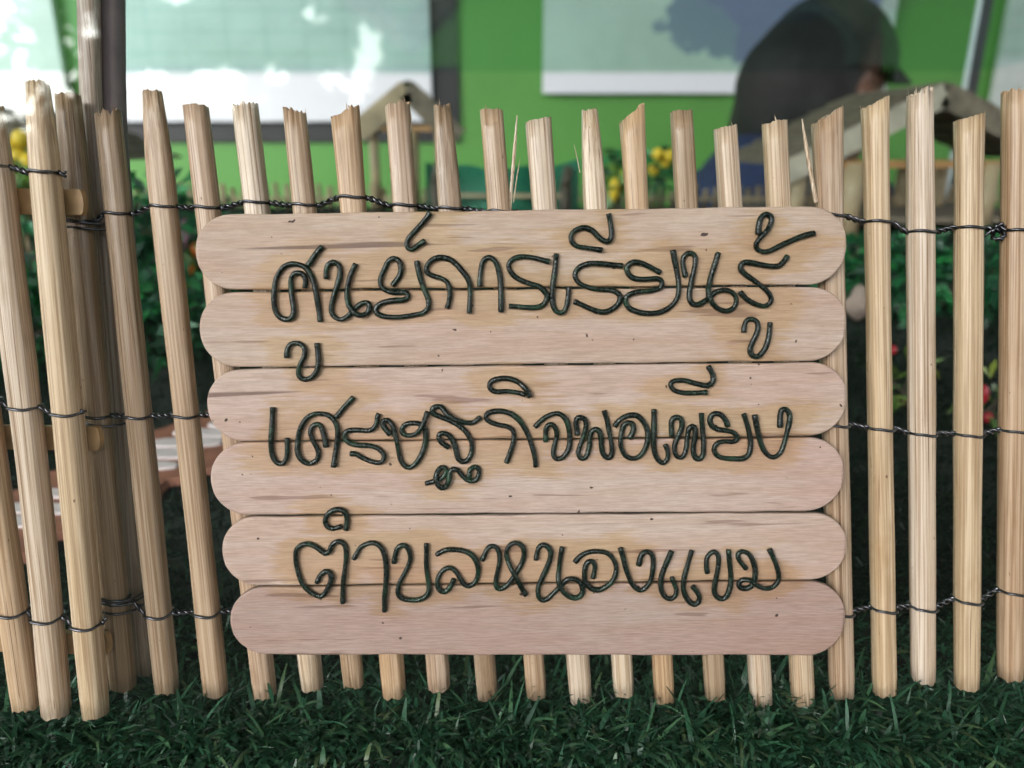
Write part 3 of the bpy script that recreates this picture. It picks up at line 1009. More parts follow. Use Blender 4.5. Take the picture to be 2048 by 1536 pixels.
crop(*K1, [(50, 490), (65, 400), (90, 310), (140, 265), (200, 270), (245, 340), (260, 430), (230, 530), (180, 630), (130, 720), (105, 800), (105, 880), (150, 935), (240, 958), (340, 960), (430, 935), (490, 870), (500, 780), (480, 650), (465, 500), (465, 380), (463, 235)])
crop(*K1, [(820, 690), (790, 760), (740, 830), (690, 855), (630, 825), (605, 760), (615, 680), (660, 600), (720, 555), (790, 555), (850, 610), (900, 690), (950, 760), (1010, 780), (1080, 740), (1120, 660), (1130, 570), (1105, 470), (1050, 390), (970, 340), (870, 320), (750, 315), (660, 340), (590, 385)])
crop(*K1, [(1175, 455), (1210, 380), (1250, 300), (1310, 270), (1370, 300), (1400, 380), (1400, 480), (1380, 580), (1360, 680), (1355, 770), (1385, 815), (1450, 805), (1520, 750), (1580, 670), (1640, 570), (1690, 480), (1715, 380), (1700, 290), (1640, 235), (1570, 235), (1510, 290), (1490, 370), (1510, 460), (1550, 560), (1610, 670), (1670, 780), (1720, 870), (1745, 900)])
L1 = (1040, 1050, 6.4)
crop(*L1, [(205, 450), (215, 370), (240, 290), (290, 255), (350, 275), (390, 340), (385, 430), (350, 530), (300, 640), (255, 740), (228, 830), (240, 920), (290, 965), (350, 945), (410, 890), (470, 830), (540, 760), (600, 700), (680, 690), (750, 720), (790, 780), (800, 850), (770, 910), (700, 935), (620, 910), (550, 850), (505, 770), (490, 680), (500, 560), (515, 420), (540, 280)])
crop(*L1, [(930, 685), (950, 600), (955, 520), (930, 470), (880, 470), (840, 520), (825, 620), (835, 720), (880, 790), (950, 825), (1020, 830), (1100, 790), (1180, 720), (1225, 620), (1225, 520), (1180, 420), (1110, 360), (1020, 340), (920, 340), (830, 365), (760, 410), (700, 480)])
crop(*L1, [(1285, 295), (1320, 420), (1350, 540), (1390, 660), (1430, 750), (1490, 815), (1550, 835), (1620, 790), (1670, 710), (1695, 600), (1705, 480), (1690, 390), (1640, 345), (1580, 355), (1540, 420), (1520, 520)])
crop(*L1, [(1940, 330), (1890, 450), (1840, 570), (1805, 680), (1800, 780), (1820, 870), (1870, 930), (1930, 945), (1985, 905), (2000, 830), (1970, 750), (1940, 670)])
M1 = (1280, 1050, 6.0235)
crop(*M1, [(625, 305), (590, 420), (560, 530), (530, 640), (522, 740), (540, 840), (590, 920), (650, 955), (700, 930), (715, 870), (680, 800), (630, 735)])
crop(*M1, [(810, 580), (800, 500), (805, 400), (850, 340), (900, 325), (940, 370), (945, 460), (930, 570), (905, 690), (895, 790), (920, 860), (980, 890), (1030, 870), (1070, 800), (1090, 700), (1090, 580), (1075, 430), (1065, 295)])
crop(*M1, [(1280, 530), (1220, 460), (1180, 390), (1190, 340), (1240, 320), (1310, 350), (1360, 430), (1385, 530), (1385, 620), (1370, 690), (1330, 745), (1270, 765), (1210, 755), (1190, 715), (1210, 675), (1270, 660), (1330, 675), (1390, 715), (1460, 755), (1540, 765), (1610, 740), (1660, 680), (1670, 600), (1640, 480), (1600, 380), (1560, 290)])

# lettering strokes on the front of the sticks, smoothed, with the lift where a stroke crosses itself
SIGN_F = SIGN_C + TH / 2
LR = 0.00060
let_px = []
sign = tag(empty('stick_sign', onplane(1050, 1306, SIGN_C)), 'sign of six pale wooden craft sticks with dark green wire Thai lettering', 'sign')
for li, pts in enumerate(LET):
    sm = catmull([Vector((x, y, 0)) for x, y in pts], 2.5)
    let_px += [(p.x, p.y) for p in sm[::2]]
    rs = random.Random(li)
    ph = rs.uniform(0, 6)
    lift = []
    for i, p in enumerate(sm):
        cross = any(abs(i - j) > 14 and j < i and (sm[j] - p).length < 9 for j in range(0, i, 2))
        lift.append(1.0 if cross else 0.0)
    k = 7
    lift = [sum(lift[max(0, i - k):i + k + 1]) / (2 * k + 1) for i in range(len(lift))]
    P3, rad = [], []
    for i, p in enumerate(sm):
        wob = 0.00010 * math.sin(i * 0.21 + ph)
        P3.append(onplane(p.x, p.y, SIGN_F + LR * 0.9 + wob + 0.00012 + min(1, lift[i] * 1.6) * LR * 1.6))
        r = LR * (1 + 0.03 * math.sin(i * 0.29 + ph) + 0.07 * math.sin(i * 0.08 + 2 * ph) + (0.07 if (i < 4 or i > len(sm) - 5) else 0))
        rad.append(r)
    rad[0] *= 0.92; rad[-1] *= 0.92
    b = MB()
    b.tube(P3, rad, 10)
    o = b.build('letter', M_letter, sign, smooth=True, origin=P3[0])
let_px = np.array(let_px)

# craft sticks
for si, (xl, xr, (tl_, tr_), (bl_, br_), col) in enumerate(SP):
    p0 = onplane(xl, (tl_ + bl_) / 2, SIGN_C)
    p1 = onplane(xr, (tr_ + br_) / 2, SIGN_C)
    xax = (p1 - p0).normalized()
    zax = FN
    yax = zax.cross(xax).normalized()
    Ln = (p1 - p0).length
    mid = (p0 + p1) / 2
    mat4 = Matrix((xax, yax, zax)).transposed().to_4x4()
    mat4.translation = mid
    inv = mat4.inverted()
    # half-width at each end from the photograph
    ml, mr = (onplane(560, tl_ + (tr_ - tl_) * .06, SIGN_C) - onplane(560, bl_ + (br_ - bl_) * .06, SIGN_C)).length / 2, (onplane(1600, tr_, SIGN_C) - onplane(1600, br_, SIGN_C)).length / 2
    rs = random.Random(si + 3)
    us = []
    Re = (ml + mr) / 2 * 1.02
    for k in range(26):
        us.append(Re * (1 - math.cos(math.pi / 2 * k / 25)))
    n_mid = 260
    us = us + [Re + (Ln - 2 * Re) * k / n_mid for k in range(1, n_mid)] + [Ln - u for u in reversed(us)]
    vrow = [-1, -0.975, -0.93] + list(np.linspace(-0.88, 0.88, 31)) + [0.93, 0.975, 1]
    zrow = [-0.30, -0.06, 0] + [0] * 31 + [0, -0.06, -0.30]
    nu, nv = len(us), len(vrow)
    V = []
    ph = rs.uniform(0, 6)
    for u in us:
        e = min(u, Ln - u)
        f = u / Ln
        hw = ml + (mr - ml) * f
        if e < Re:
            t = e / Re
            hh = hw * (1 - (1 - t) ** 2.15) ** (1 / 2.0)
        else:
            hh = hw
        hh = max(hh, 0.00018)
        wob = 0.00006 * math.sin(u * 160 + ph) + 0.00004 * math.sin(u * 470 + 2 * ph)
        endr = min(1, e / 0.0006)
        for v, z in zip(vrow, zrow):
            V.append((u - Ln / 2, v * hh + wob, TH / 2 + z * mm - (1 - endr) * 0.00028 + 0.00003 * math.sin(u * 230 + v * 4)))
    nf = len(V)
    for i, u in enumerate(us):
        for j in (0, nv - 1):
            x, y, z = V[i * nv + j]
            V.append((x, y, -TH / 2))
    Fc = []
    for i in range(nu - 1):
        for j in range(nv - 1):
            a = i * nv + j
            Fc.append((a, a + nv, a + nv + 1, a + 1))
        a, c = nf + 2 * i, nf + 2 * (i + 1)
        Fc.append((i * nv, a, c, (i + 1) * nv))
        Fc.append((i * nv + nv - 1, (i + 1) * nv + nv - 1, c + 1, a + 1))
        Fc.append((a, a + 1, c + 1, c))
    Fc.append(tuple(range(0, nv)) + (nf + 1, nf))
    e0 = (nu - 1) * nv
    Fc.append(tuple(range(e0 + nv - 1, e0 - 1, -1)) + (nf + 2 * (nu - 1), nf + 2 * (nu - 1) + 1))
    me = bpy.data.meshes.new('stick')
    me.from_pydata(V, [], Fc)
    me.polygons.foreach_set('use_smooth', [True] * len(Fc))
    me.materials.append(M_plank)
    # distance (mm) from the nearest stroke, shorter along the grain
    co = np.array(V)
    lp = np.array([tuple(inv @ onplane(x, y, SIGN_F)) for x, y in let_px])
    dmin = np.full(len(V), 1e9)
    for s in range(0, len(lp), 60):
        q = lp[s:s + 60]
        d2 = ((co[:, None, 0] - q[None, :, 0]) * 0.42) ** 2 + (co[:, None, 1] - q[None, :, 1]) ** 2
        dmin = np.minimum(dmin, np.sqrt(d2.min(axis=1)))
    at_ = me.attributes.new('stain', 'FLOAT', 'POINT')
    at_.data.foreach_set('value', (dmin * 1000).astype(np.float32))
    o = bpy.data.objects.new('stick', me)
    scene.collection.objects.link(o)
    o.matrix_world = mat4
    setpar(o, sign)
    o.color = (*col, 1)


# ------------------------------------------------------------------ plants
def leaves(n, c, rad, ln, wd, mat, name, parent, upness=0.3, seed=0, droop=0.3):
    rs = np.random.default_rng(seed)
    V, Fc = [], []
    for _ in range(n):
        d = rs.normal(size=3)
        d /= np.linalg.norm(d)
        r = rs.random() ** 0.45
        p = np.array(c) + d * r * np.array(rad)
        ax = d * 0.7 + rs.normal(size=3) * 0.6 + np.array([0, 0, upness])
        ax /= np.linalg.norm(ax)
        sd_ = np.cross(ax, rs.normal(size=3)); sd_ /= np.linalg.norm(sd_)
        l_ = ln * rs.uniform(.6, 1.3); w_ = wd * rs.uniform(.6, 1.3)
        q = len(V)
        dn = np.array([0, 0, -droop * l_])
        V += [tuple(p), tuple(p + ax * l_ * .45 + sd_ * w_ / 2), tuple(p + ax * l_ + dn), tuple(p + ax * l_ * .45 - sd_ * w_ / 2)]
        Fc.append((q, q + 1, q + 2, q + 3))
    me = bpy.data.meshes.new(name)
    me.from_pydata(V, [], Fc)
    me.materials.append(mat)
    o = bpy.data.objects.new(name, me)
    scene.collection.objects.link(o)
    if parent: setpar(o, parent)
    return o


def shrub(px, py, Y, w_, h_, mat, label, seed, n=260, ln=0.016, wd=0.006, group=None, name='shrub'):
    """foliage centred on a photo pixel at depth Y, standing on the ground below it"""
    c = at(px, py, Y)
    gz = ground_h(c.x, Y)
    r_ = tag(empty(name, (c.x, Y, gz)), label, 'plant', {'shrub': 'plastic shrubs', 'flower_plant': 'flowering plants', 'berry_plant': 'berry plants'}[name])
    leaves(n, (c.x, Y, c.z), (w_ / 2, w_ / 2.2, h_ / 2), ln, wd, mat, 'foliage', r_, 0.3, seed)
    b = MB()
    rs = random.Random(seed)
    for k in range(4):
        b.tube([(c.x + rs.uniform(-.004, .004), Y + rs.uniform(-.004, .004), gz - 0.003), (c.x + rs.uniform(-.3, .3) * w_, Y + rs.uniform(-.2, .2) * w_, c.z)], 0.0011, 5)
    b.build('stem', M_stem, r_)
    return r_, c


def blob(b, c, r, seg=10, sq=(1, 1, 1)):
    vs, fs = [], []
    n, m = seg, seg // 2 + 1
    for j in range(m + 1):
        t = math.pi * j / m
        for k in range(n):
            a = 2 * math.pi * k / n
            vs.append((c[0] + r * sq[0] * math.sin(t) * math.cos(a), c[1] + r * sq[1] * math.sin(t) * math.sin(a), c[2] + r * sq[2] * math.cos(t)))
    for j in range(m):
        for k in range(n):
            fs.append((j * n + k, (j + 1) * n + k, (j + 1) * n + (k + 1) % n, j * n + (k + 1) % n))
    b.add(vs, fs)


SH = 'dark plastic shrubs'
shrub(1735, 545, 0.50, 0.07, 0.05, M_leafdark, 'dark plastic shrub showing just right of the sign, before the hut', 1, 300)
shrub(1800, 560, 0.49, 0.07, 0.055, M_leafdark, 'dark plastic shrub with bright green sprigs below the hut deck', 2, 320)
shrub(1905, 555, 0.50, 0.075, 0.055, M_leafdark, 'dark plastic shrub between the second and third rods from the right edge', 3, 320)
shrub(2010, 560, 0.51, 0.08, 0.06, M_leafdark, 'dark plastic shrub nearest the right edge of the picture', 4, 320)
shrub(330, 470, 0.52, 0.10, 0.085, M_leafdark, 'big dark plastic bush behind the fence, left of the sign', 5, 520)
shrub(300, 640, 0.42, 0.09, 0.06, M_leafdark, 'low dark plastic bush above the stepping path', 6, 420)
shrub(395, 660, 0.45, 0.08, 0.055, M_leafdark, 'low dark bush touching the left end of the sign', 7, 380)
shrub(160, 640, 0.42, 0.09, 0.07, M_leafdark, 'dark plastic bush seen between gate rods and hinge posts', 8, 420)
shrub(45, 610, 0.40, 0.10, 0.09, M_leafdark, 'dark plastic bush behind the gate leaf', 9, 450)
shrub(20, 395, 0.46, 0.05, 0.03, M_leafyel, 'yellow-green sprig above the top gate rail at the left edge', 10, 120)
shrub(1250, 345, 0.86, 0.05, 0.05, M_leafdark, 'small leafy plant below the second board, before the green wall', 11, 120, 0.02, 0.008)

fr, c = shrub(1325, 345, 0.84, 0.035, 0.05, M_leafdark, 'yellow flowering plant poking above the sign', 12, 50, 0.018, 0.008, name='flower_plant')
b = MB()
for k in range(8):
    blob(b, (c.x + random.uniform(-.012, .012), 0.835 + random.uniform(-.01, .01), c.z + 0.012 + random.uniform(-.014, .014)), 0.0065, 8)
b.build('flower', M_yellow, fr, True)
fr, c = shrub(1235, 375, 0.80, 0.02, 0.04, M_leafyel, 'orange and yellow leaf sprig above the middle of the sign', 13, 30, 0.02, 0.01, name='flower_plant')
b = MB(); blob(b, (c.x - 0.004, 0.795, c.z - 0.002), 0.008, 8, (0.7, .7, 1.6)); b.build('flower', M_yellow, fr, True)
fr, c = shrub(412, 545, 0.50, 0.04, 0.05, M_leafyel, 'orange flowered plant peeping out left of the sign', 14, 90, 0.016, 0.006, name='flower_plant')
b = MB()
for k in range(5):
    blob(b, (c.x + random.uniform(-.012, .012), 0.495 + random.uniform(-.006, .006), c.z + random.uniform(-.004, .016)), 0.0055, 8)
b.build('flower', M_orangepetal, fr, True)
fr, c = shrub(392, 480, 0.54, 0.03, 0.03, M_leafdark, 'pink flowered plant by the upper left corner of the sign', 15, 60, 0.016, 0.006, name='flower_plant')
b = MB()
for k in range(4):
    blob(b, (c.x + random.uniform(-.008, .014), 0.53 + random.uniform(-.006, .006), c.z + random.uniform(-.006, .01)), 0.007, 8)
b.build('flower', M_pink, fr, True)
fr, c = shrub(15, 330, 0.50, 0.03, 0.04, M_leafyel, 'yellow flowers in front of the brown hut at the left edge', 16, 60, name='flower_plant')
b = MB()
for k in range(6):
    blob(b, (c.x + random.uniform(-.02, .03), 0.49, c.z + random.uniform(-.01, .02)), 0.006, 8)
b.build('flower', M_yellow, fr, True)

# berry plants low at the right
for (px, py, Y, bs, lab, sd2) in (
        (1985, 800, 0.335, [(1962, 790, 15, 24), (1975, 835, 11, 12), (1992, 872, 13, 13), (1980, 905, 12, 12), (1958, 880, 9, 10), (2030, 835, 14, 20)], 'low plant with many red berries and yellow-green leaves at the right', 21),
        (1815, 760, 0.36, [(1815, 808, 13, 17), (1784, 700, 10, 10)], 'low plant with two red berries right of the sign', 22)):
    fr, c = shrub(px, py, Y, 0.030, 0.032, M_leafyel, lab, sd2, 26, 0.015, 0.004, name='berry_plant')
    for (bx, by, rx, ry) in bs:
        b = MB()
        p = at(bx, by, Y - 0.004)
        blob(b, p, rx / F * Y, 12, (1, 1, ry / rx))
        b.build('berry', M_berry, fr, True)

# pebbles bordering the shrubs
for i, (px, py, Y, r_, lab) in enumerate((
        (1712, 515, 0.53, 0.011, 'beige pebble beside the sign, highest of the pebbles'),
        (1716, 600, 0.47, 0.010, 'beige pebble beside the sign, below the higher one'),
        (1822, 565, 0.53, 0.011, 'beige pebble between the two rods right of the sign'),
        (1880, 590, 0.50, 0.011, 'beige pebble half hidden in dark shrubs'),
        (1996, 545, 0.53, 0.012, 'beige pebble at the far right among the shrubs'))):
    b = MB()
    p = at(px, py, Y)
    # a low heap of earth would hold it; the pebble rests on the ground
    blob(b, (0, 0, 0), r_, 14, (1.0, 0.8, 0.9))
    b.v = [tuple(np.array(v) * (1 + 0.09 * math.sin(v[0] * 400 + i) + 0.07 * math.sin(v[2] * 500 + 2 * i))) for v in b.v]
    gz = ground_h(p.x, Y)
    hgt = max(p.z + r_ - gz, r_)
    b.v = [(v[0], v[1], v[2] * hgt / (2 * r_) * 1.05) for v in b.v]
    o = b.build('pebble', M_rock, smooth=True)
    o.location = (p.x, Y, gz + hgt / 2)
    tag(o, lab, 'pebble', 'pebbles among the shrubs')


# ------------------------------------------------------------------ miniature huts
def hut(name, label, apex, eave_l, eave_r, Y, depth, nboard, M_front, M_side, col_px, zbase_off=0.0, deck=True, M_col=None, thick=0.008):
    a, l_, r_ = at(*apex, Y), at(*eave_l, Y), at(*eave_r, Y)
    zb = ground_h(a.x, Y)
    h = tag(empty(name, (a.x, Y + depth / 2, zb)), label, 'hut', 'miniature huts')
    dv = Vector((0, depth, 0))
    for e, nm in ((l_, 'roof_slope'), (r_, 'roof_slope')):
        b = MB()
        n_ = (e - a).cross(dv).normalized()
        if n_.z < 0: n_ = -n_
        ov = (a - e).normalized() * 0.004
        for k in range(nboard):              # overlapping boards
            f0, f1 = k / nboard, (k + 1.15) / nboard
            p, q = a.lerp(e, f0), a.lerp(e, f1)
            b.beam(p + n_ * (0.002 + 0.0015), p + n_ * 0.0035 + dv, 0.0008, 0.0008)
            vs = [p + n_ * 0.001, q + n_ * 0.004, q + n_ * 0.004 + dv, p + n_ * 0.001 + dv]
            vs += [v + n_ * 0.0022 for v in vs]
            b.add(vs, [(0, 1, 2, 3), (7, 6, 5, 4), (0, 4, 5, 1), (1, 5, 6, 2), (2, 6, 7, 3), (3, 7, 4, 0)])
        b.build(nm, M_side, h)
    for e in (l_, r_):
        b = MB()
        b.beam(a + Vector((0, -0.003, -thick * .35)), e + Vector((0, -0.003, -thick * .35)), thick, 0.004, (0, 1, 0))
        b.build('barge_board', M_front if e is l_ else M_side, h)
    zt = min(l_.z, r_.z)
    b = MB()
    b.beam(Vector((l_.x * .93 + a.x * .07, Y + 0.004, zt + 0.003)), Vector((r_.x * .93 + a.x * .07, Y + 0.004, zt + 0.003)), 0.007, 0.007)
    b.build('tie_beam', M_orange, h)
    for (cx, dd, rr) in col_px:
        b = MB()
        p = at(cx, apex[1] + 150, Y)
        f_ = (Y + dd) / Y
        b.tube([(p.x * f_, Y + dd, zb - 0.003), (p.x * f_ + random.uniform(-.001, .001), Y + dd, zt + 0.004)], rr, 12)
        b.build('column', M_col or M_log, h, True)
    if deck:
        b = MB()
        x0, x1 = l_.x * .96 + a.x * .04, r_.x * .96 + a.x * .04
        b.box(((x0 + x1) / 2, Y + depth / 2, zb + 0.012), (abs(x1 - x0), depth * 0.92, 0.006))
        b.build('deck', M_thatch, h)
    return h


hut('miniature_hut', 'open-sided miniature hut with beige gable board and log columns at the right', (1890, 172), (1560, 335), (2180, 325), 0.72, 0.20, 7, M_beige, M_thatch,
    [(1600, 0.012, 0.0085), (1712, 0.004, 0.010), (1815, 0.15, 0.0085), (1885, 0.15, 0.0085), (1985, 0.004, 0.0085), (2110, 0.012, 0.0085), (1640, 0.17, 0.008)], thick=0.021)
hut('miniature_hut', 'brown board-roofed miniature hut cut by the left edge', (-30, 225), (-300, 345), (185, 330), 0.62, 0.16, 6, M_thatch, M_thatch,
    [(-200, 0.01, 0.007), (-60, 0.01, 0.007), (50, 0.01, 0.007), (120, 0.01, 0.007)], thick=0.012)
hut('miniature_hut', 'tiny far hut with a pale beige roof below the first board', (815, 165), (712, 250), (915, 262), 0.97, 0.06, 4, M_log, M_thatch,
    [(750, 0.01, 0.006), (822, 0.01, 0.010), (880, 0.01, 0.006)], thick=0.026, deck=False, M_col=M_log)

# net pen in the middle
pen = tag(empty('net_pen', at(1005, 420, 0.86)), 'small pen of teal netting on dark stakes behind the sign', 'pen')
b = MB()
A0, B0 = at(850, 325, 0.86), at(1160, 322, 0.86)
zb = ground_h(0, 0.86)
nn = 40
vs = []
for k in range(nn + 1):
    f = k / nn
    x = A0.x + (B0.x - A0.x) * f
    y = 0.86 + 0.012 * math.sin(f * 9)
    sag = 0.007 * math.sin(math.pi * f) + 0.002 * math.sin(f * 17)
    vs += [(x, y, zb), (x, y, A0.z + (B0.z - A0.z) * f - sag), (x, y + 0.0012, A0.z + (B0.z - A0.z) * f - sag), (x, y + 0.0012, zb)]
fs = []
for k in range(nn):
    for j in range(3):
        fs.append((4 * k + j, 4 * k + 4 + j, 4 * k + 5 + j, 4 * k + j + 1))
b.add(vs, fs)
b.build('net', M_net, pen, True)
for px, tp in ((872, 325), (1133, 332)):
    b = MB()
    p = at(px, tp, 0.85)
    b.tube([(p.x, 0.85, zb - 0.004), (p.x - 0.001, 0.85, p.z - 0.022)], 0.0072, 10)
    b.tube([(p.x - 0.001, 0.85, p.z - 0.022), (p.x + 0.003, 0.85, p.z)], [0.0066, 0.0056], 10)
    b.build('stake', M_darklog, pen, True)
b = MB()
b.beam(at(880, 390, 0.848), at(1130, 392, 0.848), 0.004, 0.004)
b.build('rail', M_log, pen)

# back fence of tiny pickets
bf = tag(empty('miniature_back_fence', (0, 0.985, ground_h(0, 0.985))), 'low far fence of thin brown pickets along the back of the garden', 'fence')
src = None
for k in range(84):
    px = 250 + k * 21.5
    p = at(px, 372 + random.uniform(-7, 7), 0.985)
    zb = ground_h(p.x, 0.985)
    if src is None:
        b = MB()
        b.tube([(0, 0, -0.004), (0, 0, 0.02), (0, 0, 0.045)], [0.0041, 0.004, 0.0038], 8)
        src = b.build('picket', M_log, None, True)
        o = src
    else:
        o = src.copy()
        scene.collection.objects.link(o)
    o.location = (p.x, 0.985, zb)
    o.scale = (random.uniform(.8, 1.15), 1, max(0.2, (p.z - zb) / 0.045))
    o.rotation_euler = (0, random.uniform(-.04, .04), 0)
    o.parent = bf
    o.matrix_parent_inverse = Matrix.Translation(-Vector(bf.location))
b = MB()
q0, q1 = at(245, 398, 0.98), at(2040, 398, 0.98)
b.beam(q0, q1, 0.003, 0.005)
b.build('rail', M_log, bf)

# ------------------------------------------------------------------ boards on the wall
def board(px0, px1, py_bot, split_py, label, top, low, blob=None, lines=None, name='poster'):
    a, c = at(px0, py_bot, YW - 0.02), at(px1, py_bot, YW - 0.02)
    zt = a.z + 0.62
    b = MB()
    b.box(((a.x + c.x) / 2, YW - 0.02, (a.z + zt) / 2), (c.x - a.x, 0.018, zt - a.z))
    zs = at(px0, split_py, YW - 0.02).z
    org = ((a.x + c.x) / 2, YW - 0.02, zs)
    o = b.build(name, board_mat('board_print_and_tint', top, low, 0.0, blob, lines), None, origin=org)
    tag(o, label, 'board', 'boards on the green wall')
    return o


p1 = board(235, 865, 243, 150, 'pale white information board on the green wall, hung at the left', (0.56, 0.66, 0.66), (0.72, 0.74, 0.79), lines=5.2)  # top colour holds the greenish reflection of the lid, split at its edge
b = MB()
a, c = at(242, 284, YW - 0.031 + 0.0), at(918, 268, YW - 0.04)
b.box(((a.x + c.x) / 2, YW + 0.0 - 0.006, a.z + 0.32), (c.x - a.x, 0.008, 0.64))
b.build('backing_board', M_black, p1)
board(1085, 1766, 187, 148, 'white board with a violet-blue picture hung behind the person', (0.58, 0.66, 0.62), (0.74, 0.76, 0.82),
      blob=(0.10, 0.16, 0.24, 0.13, (0.21, 0.23, 0.36)))
board(-420, 150, 262, 250, 'white board added behind the gate to whiten the upper left corner', (0.74, 0.78, 0.76), (0.76, 0.78, 0.80))  # added board, white so the mirrored sky glare shows bright
board(1962, 2400, 300, 280, 'pale grey board cut off by the right edge of the picture', (0.60, 0.64, 0.62), (0.7, 0.72, 0.72), lines=6)

# ------------------------------------------------------------------ display case
YF, YB = 0.120, 1.05
ZL = at(1300, 141, YB).z
XC = at(1936, 132, YB).x
XL_ = -0.82
XM, XW = (XC + XL_) / 2, XC - XL_
case = tag(empty('display_case', (0, (YF + YB) / 2, -0.012)), 'clear glass display case round the miniature garden, its lid edge crossing above', 'display case')
b = MB(); b.box((XM, YF, (ZL - 0.01) / 2), (XW, 0.003, ZL + 0.006)); b.build('front_pane', M_pane, case)
b = MB(); b.box((XM, YB, (ZL - 0.01) / 2), (XW, 0.003, ZL + 0.006)); b.build('back_pane', M_clear, case)
for s in (-1, 1):
    b = MB(); b.box((XM + s * (XW / 2 + 0.002), (YF + YB) / 2, (ZL - 0.01) / 2), (0.003, YB - YF - 0.006, ZL + 0.006)); b.build('side_pane', M_clear, case)
b = MB(); b.box((XM, (YF + YB) / 2, ZL + 0.0005), (XW + 0.012, YB - YF + 0.01, 0.003)); b.build('lid', M_glass, case)
for s in (1,):
    b = MB(); b.box((s * (XC + 0.010), YB + 0.004, 0.15), (0.013, 0.013, 0.35)); b.build('corner_post', M_frame, case)
b = MB(); b.box((XC - 0.002, YB - 0.004, ZL / 2 + 0.05), (0.005, 0.004, ZL + 0.1)); b.build('edge_strip', M_alu, case)
b = MB(); b.box((XM, (YF + YB) / 2, -0.32), (XW + 0.03, YB - YF + 0.08, 0.6)); b.build('base_cabinet', M_frame, case)

# ------------------------------------------------------------------ person behind the case
PY = 1.30
hc = at(1640, 200, PY)                       # middle of the head
pr = tag(empty('person', (hc.x, PY, FLOOR)), 'person in a navy shirt and dark brimmed cap standing behind the case, facing right', 'person')


def skin_body(chains, name, mat, vox=0.009):
    bm = bmesh.new()
    b = MB()
    for pts, rad in chains:
        P_ = catmull(pts, 0.02)
        m_ = len(P_)
        rr = []
        # radii follow the control points
        cum = [0]
        for i in range(1, len(pts)):
            cum.append(cum[-1] + (Vector(pts[i]) - Vector(pts[i - 1])).length)
        tot = cum[-1]
        for i in range(m_):
            s = tot * i / (m_ - 1)
            rr.append(float(np.interp(s, cum, rad)))
        b.tube(P_, rr, 16)
        blob(b, P_[0], rr[0] * .98, 16); blob(b, P_[-1], rr[-1] * .98, 16)
    o = b.build(name, mat)
    md = o.modifiers.new('remesh', 'REMESH')
    md.mode = 'VOXEL'; md.voxel_size = vox; md.use_smooth_shade = True
    sm = o.modifiers.new('smooth', 'SMOOTH'); sm.iterations = 6; sm.factor = 0.5
    bpy.context.view_layer.update()
    me = bpy.data.meshes.new_from_object(o.evaluated_get(bpy.context.evaluated_depsgraph_get()))
    o.modifiers.clear()
    o.data = me
    me.polygons.foreach_set('use_smooth', [True] * len(me.polygons))
    return o


X, Y_, Z = hc.x, PY, hc.z
# facing +x, slightly bent forward
sh = Vector((X - 0.085, Y_, Z - 0.175))
hip = Vector((X - 0.16, Y_, Z - 0.66))
chains = [
    ([hip, hip.lerp(sh, .5) + Vector((-.015, 0, 0)), sh], [0.135, 0.125, 0.13]),
    ([sh + Vector((0.01, -.15, 0)), sh + Vector((-.01, 0, .01)), sh + Vector((0.01, .15, 0))], [0.062, 0.075, 0.062]),
    ([sh, Vector((X - 0.045, Y_, Z - 0.10)), Vector((X - 0.005, Y_, Z - 0.05))], [0.075, 0.058, 0.058]),
    # skull, jaw
    ([Vector((X - 0.025, Y_, Z + 0.035)), Vector((X + 0.03, Y_, Z + 0.03))], [0.088, 0.080]),
    ([Vector((X + 0.0, Y_, Z - 0.02)), Vector((X + 0.062, Y_, Z - 0.075))], [0.070, 0.040]),
    ([Vector((X + 0.098, Y_, Z + 0.002)), Vector((X + 0.118, Y_, Z - 0.022))], [0.012, 0.015]),      # nose
    ([Vector((X + 0.088, Y_ - 0.018, Z - 0.056)), Vector((X + 0.088, Y_ + .018, Z - 0.056))], [0.012, 0.012]),   # lips
    ([Vector((X - 0.002, Y_ - 0.088, Z + 0.0)), Vector((X + 0.006, Y_ - 0.084, Z - 0.045))], [0.019, 0.013]),   # ears
    ([Vector((X - 0.005, Y_ + 0.083, Z + 0.02)), Vector((X + 0.004, Y_ + 0.081, Z - 0.025))], [0.016, 0.012]),
]
for s in (-1, 1):
    el = sh + Vector((0.05, s * .20, -0.27)); wr = sh + Vector((0.24, s * .17, -0.36))
    chains.append(([sh + Vector((0.01, s * .165, 0)), el, wr], [0.052, 0.042, 0.028]))
    chains.append(([wr, wr + Vector((0.05, 0, -0.015)), wr + Vector((0.085, 0, -0.03))], [0.026, 0.032, 0.03]))
    for k in range(4):
        yy = (k - 1.5) * 0.019
        q = wr + Vector((0.085, yy, -0.03))
        chains.append(([q, q + Vector((0.04, 0, -0.015)), q + Vector((0.06 + 0.01 * (k in (1, 2)), 0, -0.04))], [0.0095, 0.009, 0.008]))
    q = wr + Vector((0.04, -s * 0.025, -0.01))
    chains.append(([q, q + Vector((0.03, -s * 0.02, -0.012)), q + Vector((0.055, -s * 0.022, -0.03))], [0.012, 0.0105, 0.0095]))
    hp = hip + Vector((0, s * .085, -.03))
    zk = (hip.z + FLOOR) / 2
    chains.append(([hp, Vector((hip.x + .05, hp.y, zk)), Vector((hip.x - .01, hp.y, FLOOR + .09))], [0.088, 0.058, 0.042]))
    chains.append(([Vector((hip.x - .03, hp.y, FLOOR + .045)), Vector((hip.x + .15, hp.y, FLOOR + .035))], [0.045, 0.035]))
body = skin_body(chains, 'body', M_skin)
setpar(body, pr)
